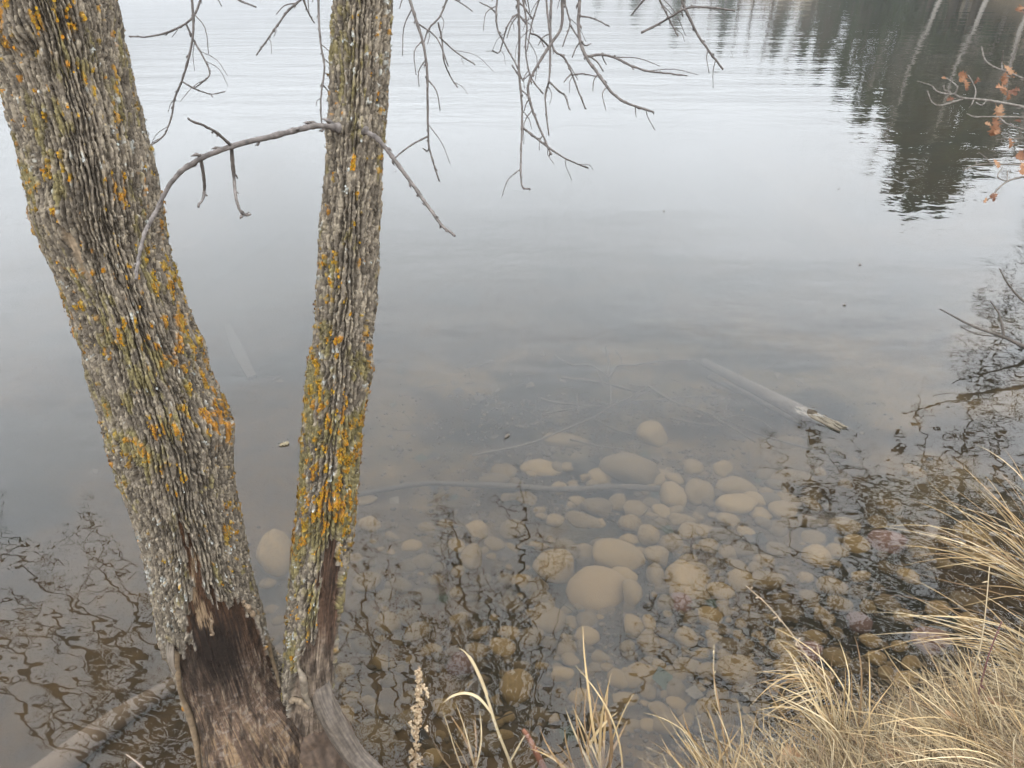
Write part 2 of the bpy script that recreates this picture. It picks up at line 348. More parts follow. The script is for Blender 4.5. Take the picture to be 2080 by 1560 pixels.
class Trunk:
    def __init__(s, rows, Yfn, up_len, up_dir, up_r, seed, depth_k=1.0):
        rows = np.array(rows, float); yy = np.arange(rows[0, 0], rows[-1, 0] + 0.1, 4.0)
        xl = np.interp(yy, rows[:, 0], rows[:, 1]); xr = np.interp(yy, rows[:, 0], rows[:, 2])
        ker = np.ones(9) / 9; sm = lambda a: np.convolve(np.pad(a, 4, mode='edge'), ker, 'valid')
        xl, xr = sm(xl), sm(xr); cx = (xl + xr) / 2; slope = np.gradient(cx, yy)
        w = (xr - xl) * np.cos(np.arctan(np.minimum(np.abs(slope), 0.35))); C = np.array([PY(c, y, Yfn(y)) for c, y in zip(cx, yy)])
        z = (C - CAM) @ FWD; r = w / 2 * z / FPX
        C = C[::-1]; r = r[::-1]                                   # from the base upwards
        n = int(up_len / 0.05); d = np.asarray(up_dir, float); d0 = C[-1] - C[-8]; d0 /= np.linalg.norm(d0); d /= np.linalg.norm(d)
        up = []; p = C[-1].copy(); ru = []
        for i in range(1, n + 1):
            t = i / n; q = d0 * (1 - min(1, t * 2)) + d * min(1, t * 2); q /= np.linalg.norm(q); p = p + q * 0.05
            up.append(p + np.array([math.sin(i * 0.11 + seed), math.cos(i * 0.13 + seed), 0]) * 0.02 * min(1, t * 4)); ru.append(r[-1] + (up_r - r[-1]) * t)
        C = np.vstack([C, up]); r = np.concatenate([r, ru])
        L = np.concatenate([[0], np.cumsum(np.linalg.norm(np.diff(C, axis=0), axis=1))])
        lo = L[len(yy) - 1]
        s.v = np.concatenate([np.arange(0, lo + 0.1, 0.0025), np.arange(lo + 0.1, L[-1], 0.02)])
        s.C = np.stack([np.interp(s.v, L, C[:, i]) for i in range(3)], 1); s.r = np.interp(s.v, L, r); s.seed = seed; s.k = depth_k
        T = np.gradient(s.C, axis=0); T /= np.linalg.norm(T, axis=1)[:, None]
        ker = np.ones(41) / 41; T = np.stack([np.convolve(np.pad(T[:, i], 20, mode='edge'), ker, 'valid') for i in range(3)], 1); T /= np.linalg.norm(T, axis=1)[:, None]
        Nn = CAM - s.C; Nn[:, 2] = np.minimum(Nn[:, 2], 0.6); Nn -= T * np.sum(Nn * T, 1)[:, None]; Nn /= np.linalg.norm(Nn, axis=1)[:, None]
        s.T, s.N, s.B = T, Nn, np.cross(T, Nn)
        _, s.rowpy, _ = project(s.C)
    bumps = ()
    def grid(s):
        rm = float(np.mean(s.r[:len(s.r) // 2])); f = np.arange(-R(112), R(112), 0.0023 / rm)
        b = np.linspace(R(112), 2 * math.pi - R(112), 26); th = np.concatenate([f, b]); return th, rm
    def point(s, i, th, off=0.0):
        return s.C[i] + (s.r[i] + off) * (math.cos(th) * s.k * s.N[i] + math.sin(th) * s.B[i])
    def at(s, px, py, off=0.0):
        """the surface point of the trunk nearest this pixel"""
        i0 = int(np.argmin(np.abs(s.rowpy - py))); best = None
        for i in range(max(0, i0 - 80), min(len(s.v), i0 + 81), 4):
            for th in np.linspace(-1.45, 1.45, 45):
                q = s.point(i, th, off); x, y, _ = project(q); d = (x - px) ** 2 + (y - py) ** 2
                if best is None or d < best[0]: best = (d, q)
        return best[1]

def build_trunk(tr, gnaw, paint, parent):
    th, rm = tr.grid(); nv, nu = len(tr.v), len(th)
    TH, VV = np.meshgrid(th, tr.v); s = TH * rm; v = VV; sd = tr.seed
    s = np.where(TH > math.pi, s, s)
    r0 = tr.r[:, None] * (1 + 0.05 * (fbm(TH * 1.1 + sd, v * 5, sd, 3) - 0.5))
    dirv = np.cos(TH)[..., None] * tr.k * tr.N[:, None, :] + np.sin(TH)[..., None] * tr.B[:, None, :]
    base = tr.C[:, None, :] + r0[..., None] * dirv
    px, py, _ = project(base.reshape(-1, 3)); px = px.reshape(nv, nu); py = py.reshape(nv, nu)
    front = np.abs(np.where(TH > math.pi, TH - 2 * math.pi, TH)) < R(100)
    # bark relief: forking ridges broken into plates
    wp = (fbm(s * 16, v * 9, sd + 1, 3) - 0.5) * 0.022 + (fbm(s * 60, v * 40, sd + 3, 3) - 0.5) * 0.013 + (fbm(s * 150, v * 90, sd + 24, 2) - 0.5) * 0.005
    def furrows(sl, sp, k):
        q = (s + sl * v + wp) / sp; i = np.floor(q); f = q - i; g = np.where(f > 0.5, i + 1, i); d = np.minimum(f, 1 - f) * sp
        lv = sstep(0.34, 0.56, vnoise(g * 7.7 + k, v / 0.12 + 13 * k, sd + 20 + k)); w = 0.0016 + 0.0040 * vnoise(g * 3.1, v / 0.05, sd + 21 + k)
        return (1 - sstep(0.0002, w, d)) * lv, i
    fa, ia = furrows(0.05, 0.0145, 0); fb, ib = furrows(-0.06, 0.0155, 3)
    fur = 1 - np.clip(np.maximum(fa, fb), 0, 1); ri = ia * 13 + ib * 7
    w2 = (fbm(s * 70, v * 60, sd + 22, 3) - 0.5) * 0.012
    _, _, id3_ = worley(s / 0.006, v / 0.010, sd + 33)
    pv_ = (v + w2 + s * 0.35 + hash2(ri, ri * 0, sd + 23) * 0.05) / (0.020 + 0.040 * hash2(ri, ri * 0 + 3, sd)); pi_ = np.floor(pv_); fv = pv_ - pi_; dh = np.minimum(fv, 1 - fv) * 0.045
    id2 = hash2(ri, pi_, sd + 4); id1 = hash2(ri, ri * 0, sd + 2)
    pl = sstep(0.0003, 0.0026, dh + 0.003 * (id3_ - 0.5))
    k1, k2, id3 = worley((s + w2) / 0.0065, (v + w2) / 0.0150, sd + 6)
    deep = 0.55 + 0.9 * fbm(s * 8, v * 4, sd + 7, 3)
    h = (0.0165 * fur * deep + 0.0036 * pl * fur + 0.0032 * (id2 - 0.5) * fur + 0.0036 * (fv - 0.5) * fur + 0.0014 * sstep(0.05, 0.3, k2 - k1) + 0.0024 * (id3 - 0.5) * fur + 0.002 * (id1 - 0.5) - 0.0242 + 0.0036 * (fbm(s * 110, v * 60, sd + 34, 3) - 0.5) + 0.0022 * (hash2(np.floor(s / 0.0024), np.floor(v / 0.004), sd) - 0.5))
    for (bx, by, sx, sy, am) in tr.bumps: h = h + am * np.exp(-(((px - bx) / sx) ** 2 + ((py - by) / sy) ** 2)) * front
    # colour of the plates, then the lichens growing on them
    c = np.array([0.176, 0.144, 0.108])[None, None] * (0.35 + 0.65 * id2[..., None] + 0.65 * id3[..., None])
    c = c * (0.8 + 0.4 * fbm(s * 30, v * 30, sd + 8, 4)[..., None])
    pale = (sstep(0.62, 0.8, id3) * sstep(0.3, 0.8, fur))[..., None]; c = c * (1 - 0.55 * pale) + np.array([0.36, 0.30, 0.215]) * 0.55 * pale
    wo, ww, wg = paint(px, py)
    nz = fbm(s * 62, v * 42, sd + 9, 3); nz2 = fbm(s * 60 + 9, v * 44, sd + 10, 3); nz3 = fbm(s * 18 + 3, v * 12, sd + 11, 4)
    og = sstep(0.0, 0.06, nz * 0.6 + id2 * 0.22 + id3 * 0.10 - (0.688 - 0.155 * wo)) * sstep(0.1, 0.6, fur)
    wt = sstep(0.0, 0.05, nz2 * 0.6 + id3 * 0.28 + id2 * 0.06 - (0.74 - 0.085 * ww)) * sstep(0.1, 0.6, fur)
    gr = sstep(0.0, 0.10, nz3 * 0.7 + id2 * 0.2 - (0.665 - 0.26 * wg)) * sstep(0.1, 0.5, fur) * 0.75
    mix = lambda c, col, w: c * (1 - w[..., None]) + col * w[..., None]
    c = mix(c, np.array([0.19, 0.155, 0.055])[None, None] * (0.7 + 0.6 * id3[..., None]), gr)
    c = mix(c, np.array([0.37, 0.365, 0.325])[None, None] * (0.75 + 0.5 * id3[..., None]), wt * 0.85)
    hue = sstep(0.3, 0.7, fbm(s * 15, v * 15, sd + 12, 2))[..., None]
    c = mix(c, (np.array([0.36, 0.155, 0.018]) * hue + np.array([0.30, 0.19, 0.025]) * (1 - hue)) * (0.7 + 0.55 * id3[..., None]), og * 0.9)
    h = h + 0.0018 * og + 0.0012 * wt + 0.0009 * gr
    # gnawed and rotted patches: bark gone down to the wood
    jx = px + (fbm(s * 75, v * 22, sd + 13, 3) - 0.5) * 26 + (id2 - 0.5) * 9; jy = py + (fbm(s * 60 + 5, v * 10, sd + 14, 3) - 0.5) * 55 + (id1 - 0.5) * 34
    bare = in_poly(jx, jy, gnaw) & front
    core = bare.astype(float)
    for _ in range(2):
        core = (core + np.roll(core, 1, 0) + np.roll(core, -1, 0) + np.roll(core, 1, 1) + np.roll(core, -1, 1)) / 5
    grain = fbm(s * 160, v * 9, sd + 15, 4); tooth = fbm(s * 35, v * 130, sd + 16, 3); lump = fbm(s * 9, v * 6, sd + 17, 3)
    low = sstep(1300, 1420, py)
    chk = worley((s + (lump - .5) * .01) / 0.011, v / 0.16, sd + 40); chk = 1 - sstep(0.0, 0.10, chk[1] - chk[0])
    hw = -0.022 - 0.006 * chk * (1 - 0.5 * low) + 0.0075 * (grain - 0.5) + 0.0026 * (tooth - 0.5) * low + 0.012 * (lump - 0.5)
    h = h * (1 - core) + hw * core
    wood = paint(px, py, wood=True, g=grain, t=tooth, l=lump, s=s, v=v)
    c = mix(c, wood, sstep(0.35, 0.75, core))
    if tr is TL:
        sc_ = in_poly(px + (fbm(s * 90, v * 30, sd + 50, 2) - .5) * 14, py, [(112, 448), (140, 478), (160, 515), (178, 560), (183, 590), (168, 565), (150, 530), (128, 490)]) & front
        h = np.where(sc_, -0.017 + 0.002 * grain, h); c = np.where(sc_[..., None], np.array([0.36, 0.27, 0.18]) * (0.6 + 0.7 * grain[..., None]), c)
    lip = np.exp(-((core - 0.42) / 0.2) ** 2) * front * (fbm(s * 50, v * 12, sd + 19, 2) > 0.42)
    c = mix(c, np.array([0.40, 0.345, 0.28])[None, None] * (0.7 + 0.5 * id3[..., None]), lip * 0.8)
    V = base + h[..., None] * dirv
    idx = np.arange(nv * nu).reshape(nv, nu); nxt = np.roll(idx, -1, 1)
    F = np.stack([idx[:-1], nxt[:-1], nxt[1:], idx[1:]], -1).reshape(-1, 4)
    o = obj('trunk', mesh_from('trunk', V.reshape(-1, 3), F, M_BARK, True, c.reshape(-1, 3)), parent)
    # raised crusts of lichen, thousands of little cups
    mb_v, mb_f, mb_c = [], [], []; n = 0
    cand = RNG.integers(0, nv * nu, 60000); co = og.ravel()[cand]; cw = wt.ravel()[cand]; cc = core.ravel()[cand]; Vf = V.reshape(-1, 3); df = dirv.reshape(-1, 3); TT = np.repeat(tr.T, nu, 0)
    take = 0
    for q, a, b, k in zip(cand, co, cw, cc):
        if k > 0.2 or take > 3200: continue
        if a > 0.6 or b > 0.7:
            take += 1; rad = random.uniform(0.0014, 0.0038) if a > 0.6 else random.uniform(0.0014, 0.0034)
            nn = df[q] / np.linalg.norm(df[q]); t1 = TT[q]; t2 = np.cross(nn, t1); cen = Vf[q] + nn * 0.0008
            ring = [cen + (t1 * math.cos(x) * random.uniform(0.8, 1.5) + t2 * math.sin(x) * random.uniform(0.7, 1.1)) * rad + nn * random.uniform(0.0004, 0.0028) for x in np.arange(6) * math.pi / 3]
            mb_v += [cen, *ring]; mb_f += [(n, n + 1 + i, n + 1 + (i + 1) % 6) for i in range(6)]; n += 7
            col = np.array(random.choice([(0.40, 0.165, 0.014), (0.36, 0.21, 0.02), (0.44, 0.23, 0.025)])) if a > 0.6 else np.array(random.choice([(0.44, 0.44, 0.40), (0.36, 0.38, 0.34), (0.52, 0.52, 0.48)]))
            mb_c += [col * random.uniform(0.75, 1.15)] * 7
    li = obj('lichen', mesh_from('lichen', mb_v, np.array(mb_f), M_LICHEN, True, np.array(mb_c)), parent); li['kind'] = 'stuff'
    return o

def wood_base(px, py, g, t, c_hi, c_lo, stain, split=1330, tan=1500):
    a = sstep(split - 60, split + 50, py + (g - 0.5) * 120)[..., None]
    c = np.array(c_hi)[None, None] * (0.45 + 1.1 * g[..., None]) * (1 - a) + np.array(c_lo)[None, None] * (0.62 + 0.4 * g[..., None] + 0.38 * t[..., None]) * a
    b = (sstep(tan - 60, tan + 60, py + (g - 0.5) * 200) * sstep(0.42, 0.62, g))[..., None]
    c = c * (1 - b) + np.array([0.25, 0.165, 0.095]) * b
    sc = (sstep(0.62, 0.74, t) * a[..., 0])[..., None] * 0.5; c = c * (1 - sc) + np.array([0.26, 0.215, 0.18]) * sc
    c = c * (0.55 + 0.9 * fbm(px * 0.02, py * 0.02, 77, 4)[..., None])
    fl = sstep(0.60, 0.72, fbm(px * 0.22, py * 0.055, 79, 3))[..., None] * a * 0.55; c = c * (1 - fl) + np.array([0.33, 0.255, 0.18]) * fl
    dk = sstep(0.55, 0.70, fbm(px * 0.09, py * 0.03, 83, 4))[..., None] * 0.75; c = c * (1 - dk) + np.array([0.035, 0.024, 0.017]) * dk
    d = np.clip(blob(px + (g - 0.5) * 90, py + (g - 0.5) * 160, stain), 0, 1)[..., None]
    return c * (1 - d) + np.array([0.022, 0.015, 0.011]) * d
def paint_left(px, py, wood=False, g=None, t=None, l=None, s=None, v=None):
    if wood:
        c = wood_base(px, py, g, t, (0.125, 0.066, 0.036), (0.125, 0.082, 0.056), [(440, 1330, 84, 105, 1.25), (485, 1285, 55, 70, 1.0), (400, 1300, 28, 60, 0.7), (530, 1300, 18, 60, 0.6), (560, 1545, 30, 50, 0.8), (515, 1540, 16, 60, 0.8)])
        w = sstep(0.4, 0.6, blob(px + (g - .5) * 40, py, [(398, 1180, 10, 70, 1.0), (410, 1260, 12, 40, 0.8), (428, 1275, 7, 30, 0.9)]))[..., None]
        return c * (1 - w) + np.array([0.24, 0.165, 0.10]) * w
    wo = 0.16 + blob(px, py, [(90, 20, 130, 90, 0.95), (150, 130, 60, 90, 0.7), (120, 350, 80, 130, 0.5), (250, 380, 40, 60, 0.5), (330, 560, 60, 110, 0.9), (370, 690, 70, 90, 1.0), (230, 690, 90, 80, 0.7), (150, 620, 40, 100, 0.7),
                              (435, 850, 45, 60, 1.35), (290, 900, 80, 70, 0.95), (360, 870, 110, 60, 0.7), (270, 930, 30, 40, 1.0), (470, 1050, 25, 80, 0.6)]) - 0.1 * sstep(1000, 1150, py)
    ww = 0.30 + blob(px, py, [(240, 260, 80, 110, 0.75), (350, 850, 50, 45, 1.3), (400, 780, 40, 40, 0.7), (330, 1180, 70, 130, 1.0), (450, 1150, 90, 110, 0.7), (320, 690, 50, 50, 0.5)])
    wg = 0.25 + blob(px, py, [(280, 920, 70, 50, 1.0), (100, 250, 90, 200, 0.55), (250, 750, 120, 120, 0.5)])
    return wo, ww, wg
def paint_right(px, py, wood=False, g=None, t=None, l=None, s=None, v=None):
    if wood:
        return wood_base(px, py, g, t, (0.105, 0.062, 0.04), (0.21, 0.158, 0.115), [(674, 1115, 18, 45, 0.9), (680, 1220, 14, 90, 0.6), (640, 1380, 18, 50, 0.6)], 1330, 1640)
    wo = 0.15 + 0.30 * sstep(350, 750, py) * (1 - 0.6 * sstep(1100, 1250, py)) + blob(px, py, [(690, 900, 60, 120, 0.75), (640, 760, 50, 140, 0.55), (680, 1020, 50, 45, 1.5), (620, 1060, 40, 90, 0.85), (700, 420, 60, 60, 0.3), (650, 1000, 40, 160, 0.8)])
    ww = 0.42 + 0.2 * sstep(500, 200, py) + blob(px, py, [(680, 1000, 40, 30, 1.1), (620, 1250, 40, 80, 0.9), (715, 260, 30, 60, 0.8), (700, 190, 40, 80, 0.5)])
    wg = 0.42 + 0.62 * sstep(500, 900, py) * (1 - 0.5 * sstep(1250, 1350, py))
    return wo, ww, wg

TREE = thing('twin_tree', 'twin-stemmed tree crusted with orange lichen, bark gnawed off at its base, at the water edge', 'tree', (-0.42, 1.25, 0))
def P_(o): o.matrix_parent_inverse = o.parent.matrix_world.inverted() if o.parent else o.matrix_parent_inverse
TREE.location = (0, 0, 0)
TL = Trunk(LEFT_ROWS, lambda y: np.interp(y, [-40, 1560, 1740], [1.78, 1.30, 1.27]), 3.4, (-0.15, 0.3, 1), 0.07, 3)
TR = Trunk(RIGHT_ROWS, lambda y: np.interp(y, [-40, 1400, 1600], [1.98, 1.34, 1.30]), 3.6, (0.12, 0.28, 1), 0.035, 71)
TL.bumps = [(438, 868, 34, 40, .016), (30, 75, 34, 40, .020), (62, 95, 20, 26, -.014), (150, 430, 60, 26, .010), (395, 700, 30, 30, .012), (200, 715, 90, 14, -.005)]
TR.bumps = [(676, 1038, 34, 26, .018), (655, 1060, 22, 12, -.010), (735, 270, 24, 24, .012), (676, 262, 22, 20, .010), (755, 760, 20, 30, .008)]
build_trunk(TL, GNAW_L, paint_left, TREE)
build_trunk(TR, GNAW_R, paint_right, TREE)

def lumpy_tube(name, pix, Y, col, parent, mat=M_WOOD, amp=0.15, seed=1, sides=72, steps=160, streak=True):
    """a root or callus: centre pixels with widths, at depth planes Y"""
    pts = [PY(x, y, yy) for (x, y, w), yy in zip(pix, Y)]; rr = [w / 2 * ((q - CAM) @ FWD) / FPX for (x, y, w), q in zip(pix, pts)]
    pts = smooth_path(pts, steps); rad = np.interp(np.linspace(0, 1, len(pts)), np.linspace(0, 1, len(rr)), rr)
    T = np.gradient(pts, axis=0); T /= np.linalg.norm(T, axis=1)[:, None]; a = np.array([0.2, -1, 0.3]); A = np.cross(T, a); A /= np.linalg.norm(A, axis=1)[:, None]; Bn = np.cross(T, A)
    th = np.arange(sides) / sides * 2 * math.pi; TH, I = np.meshgrid(th, np.arange(len(pts)))
    n = fbm(np.cos(TH) * 2 + seed, I * 0.06 + np.sin(TH) * 2, seed, 4); g = fbm(np.cos(TH) * 16 + seed, I * 0.035 + np.sin(TH) * 16, seed + 2, 4)
    rr2 = rad[:, None] * (1 + amp * (n - 0.5) * 2 + 0.05 * (g - 0.5))
    V = pts[:, None] + rr2[..., None] * (np.cos(TH)[..., None] * A[:, None] + np.sin(TH)[..., None] * Bn[:, None])
    idx = np.arange(len(pts) * sides).reshape(len(pts), sides); nx = np.roll(idx, -1, 1)
    F = np.stack([idx[:-1], nx[:-1], nx[1:], idx[1:]], -1).reshape(-1, 4)
    c = np.array(col)[None, None] * (0.3 + 1.4 * g[..., None]) * (0.8 + 0.4 * n[..., None])
    return obj(name, mesh_from(name, V.reshape(-1, 3), F, mat, True, c.reshape(-1, 3)), parent)
lumpy_tube('root', [(634, 1310, 4), (642, 1360, 34), (650, 1405, 44), (668, 1448, 44), (694, 1494, 42), (726, 1540, 38), (774, 1588, 46), (850, 1650, 60), (920, 1700, 40)], [1.37, 1.35, 1.31, 1.27, 1.235, 1.20, 1.15, 1.08, 1.0], (0.15, 0.118, 0.09), TREE, seed=5, amp=0.22)
lumpy_tube('root', [(600, 1400, 6), (615, 1450, 90), (640, 1500, 140), (650, 1560, 160), (660, 1660, 180)], [1.42, 1.36, 1.31, 1.275, 1.22], (0.125, 0.082, 0.054), TREE, seed=8, amp=0.2)
def on_surface(name, tr, pix, rad_px, col, seed):
    pts = [tr.at(x, y, -0.010) for x, y in pix]; z = (pts[0] - CAM) @ FWD; mb = MB(); p = smooth_path(pts, 40)
    r = rad_px * z / FPX * (0.6 + 0.6 * np.array([vnoise(i * 0.14, seed) for i in range(len(p))])); r[0] *= 0.4; r[-1] *= 0.5
    p = p + (np.stack([vnoise(np.arange(len(p)) * 0.15, seed + k) for k in range(3)], 1) - 0.5) * 0.008
    cols = np.repeat(np.array(col)[None] * (0.7 + 0.6 * np.array([vnoise(i * 0.8, seed + 7) for i in range(len(p))]))[:, None], 8, 0)
    mb.tube(p, r, 8, cols); return mb.build(name, M_WOOD, TREE)
on_surface('bark_edge', TL, [(353, 1322), (362, 1365), (374, 1420), (386, 1480), (402, 1540), (415, 1600)], 7, (0.27, 0.19, 0.115), 2)
on_surface('bark_edge', TL, [(520, 1238), (538, 1290), (553, 1340), (563, 1375), (572, 1400)], 5, (0.25, 0.175, 0.10), 4)
on_surface('bark_edge', TL, [(493, 1216), (502, 1236), (510, 1250)], 5, (0.30, 0.21, 0.13), 6)
on_surface('bark_edge', TR, [(608, 1318), (606, 1345), (612, 1375), (618, 1405), (632, 1440)], 7, (0.27, 0.215, 0.155), 8)
on_surface('bark_edge', TR, [(575, 1424), (592, 1420), (608, 1426), (626, 1438)], 7, (0.27, 0.2, 0.13), 9)
on_surface('bark_edge', TR, [(687, 1098), (691, 1120), (696, 1146)], 3.5, (0.36, 0.3, 0.235), 10)
on_surface('bark_edge', TL, [(428, 1255), (432, 1275), (427, 1292)], 2.5, (0.25, 0.175, 0.11), 11)
# curled flap of loose bark on the dry side
mb = MB(); zf = (TL.at(340, 1320) - CAM) @ FWD - 0.02
for k in range(3):
    mb.tube(smooth_path([P(342 + 5 * k, 1300 + 4 * k, zf + .01), P(342 + 4 * k, 1330, zf - .01), P(347 + 3 * k, 1355, zf - .012), P(354 + 2 * k, 1372 - 4 * k, zf - .01)], 10), [0.002 + 0.004 * math.sin(math.pi * min(1, i / 9 + .1)) for i in range(len(smooth_path([P(338, 1300, zf), P(342, 1330, zf), P(347, 1355, zf), P(354, 1372, zf)], 10)))], 5, (0.20, 0.16, 0.12))
mb.build('bark_flap', M_WOOD, TREE)

# ---- branches that hang into view: centre lines of each twig with its thickness
def twig(name, mat, parent, runs, z0, sides=6, buds=True, slant=0.0, seed=0, lead=None):
    """runs: [(pixels, start px width, end px width)]; first run is the stem, the others fork from it"""
    mb = MB(); rnd = random.Random(seed); first = None
    for k, (pix, w0, w1) in enumerate(runs):
        pts = []
        for i, (x, y) in enumerate(pix):
            zz = z0 + slant * (x - runs[0][0][0][0]) / 300 + 0.05 * math.sin(0.011 * y + seed) + 0.04 * math.sin(0.017 * x + seed)
            if k: zz += 0.10 * (i / max(1, len(pix) - 1)) * rnd.choice((-1, 1)) * 0.6
            pts.append(P(x, y, zz))
        if k == 0: first = pts[0]
        n = 6 * len(pix); p = smooth_path(pts, n); m = len(p)
        if k == 0 and lead is not None:
            q = np.asarray(lead); a = p[0]; ld = [q + (a - q) * t + np.array([0, 0, 0.12 * math.sin(math.pi * t)]) for t in np.linspace(0, 1, 9)[:-1]]; p = np.vstack([ld, p]); 
        rad = np.linspace(w0, w1, len(p)) / 2 * z0 / FPX
        jit = np.stack([vnoise(np.arange(len(p)) * 0.7, seed * 3 + k + 40 * c) for c in range(3)], 1) - 0.5
        p = p + jit * 0.0022 * np.linspace(0.1, 1, len(p))[:, None]
        if k == 0 and w0 >= 11: rad[:8] *= np.linspace(2.0, 1.0, 8)
        rad = rad * (1 + 0.25 * (np.array([hash2(np.array(i), np.array(seed + k)) for i in range(len(p))]) > 0.8))
        mb.tube(p, rad, sides)
        span = abs(pix[0][1] - pix[-1][1]) + abs(pix[0][0] - pix[-1][0])
        if buds and mat is M_TWIG and seed >= 11 and span > 120 and w0 < 11:
            for i in range(8, len(p) - 3, 5):
                if rnd.random() < 0.5:
                    t = p[i + 1] - p[i - 1]; t /= np.linalg.norm(t); sv = RIGHT * rnd.choice((-1, 1)) + FWD * rnd.uniform(-.7, .7) + UP * rnd.uniform(-.2, .2); ln_ = rnd.uniform(.04, .17); q1 = p[i] + (t * .7 + sv * .6) * ln_ * .5; q2 = q1 + (t * rnd.uniform(.5, 1) + sv * rnd.uniform(0, .5) + np.array([0, 0, -.3])) * ln_ * .5
                    mb.tube(smooth_path([p[i], q1, q2], 6), [rad[i] * .5, rad[i] * .32], 5)
        if buds:
            for i in range(4, len(p) - 1, 3):
                if rnd.random() < 0.55:
                    t = p[i + 1] - p[i]; t /= np.linalg.norm(t); side = np.cross(t, [rnd.uniform(-1, 1), rnd.uniform(-1, 1), rnd.uniform(-1, 1)]); side /= np.linalg.norm(side)
                    b = p[i] + side * rad[i] * 0.6; mb.tube([b, b + side * rad[i] * 1.0 + t * rad[i] * 1.2, b + side * rad[i] * 1.2 + t * rad[i] * 3.0], [rad[i] * 0.55, rad[i] * 0.6, rad[i] * 0.1], 4)
    return mb.build(name, mat, parent)
Zq = lambda l: [(x / 2, y / 2) for x, y in l]            # points read at twice the photograph's scale, upper-left quarter
Zr = lambda l: [(1040 + x / 2, y / 2) for x, y in l]     # upper-right quarter
zR = float((TR.at(668, 258) - CAM) @ FWD)
twig('branch', M_TWIG, TREE, [
    (Zq([(1375, 520), (1340, 515), (1280, 512), (1220, 525), (1100, 555), (1000, 578), (940, 595), (870, 620), (815, 645), (750, 685), (700, 735), (665, 795), (630, 865), (595, 930), (570, 1010), (557, 1090), (555, 1135)]), 12, 4.5),
    (Zq([(940, 592), (880, 540), (830, 512), (765, 483)]), 5, 3), (Zq([(815, 645), (828, 720), (828, 790), (808, 838)]), 5.5, 4),
    (Zq([(940, 598), (950, 720), (960, 810), (985, 868), (1020, 871)]), 6.5, 3.5), (Zq([(985, 866), (978, 884)]), 4, 4)], zR - 0.04, 8, True, 0.36, 3)
twig('branch', M_TWIG, TREE, [(Zq([(1480, 530), (1495, 540), (1530, 560), (1565, 600), (1600, 645), (1680, 755), (1740, 840), (1790, 910), (1850, 960)]), 11, 5), (Zq([(1790, 908), (1788, 925)]), 4, 3), (Zq([(1605, 640), (1596, 656)]), 4, 3), (Zq([(1700, 785), (1694, 797)]), 4, 3)], zR - 0.13, 8, True, -0.1, 5)
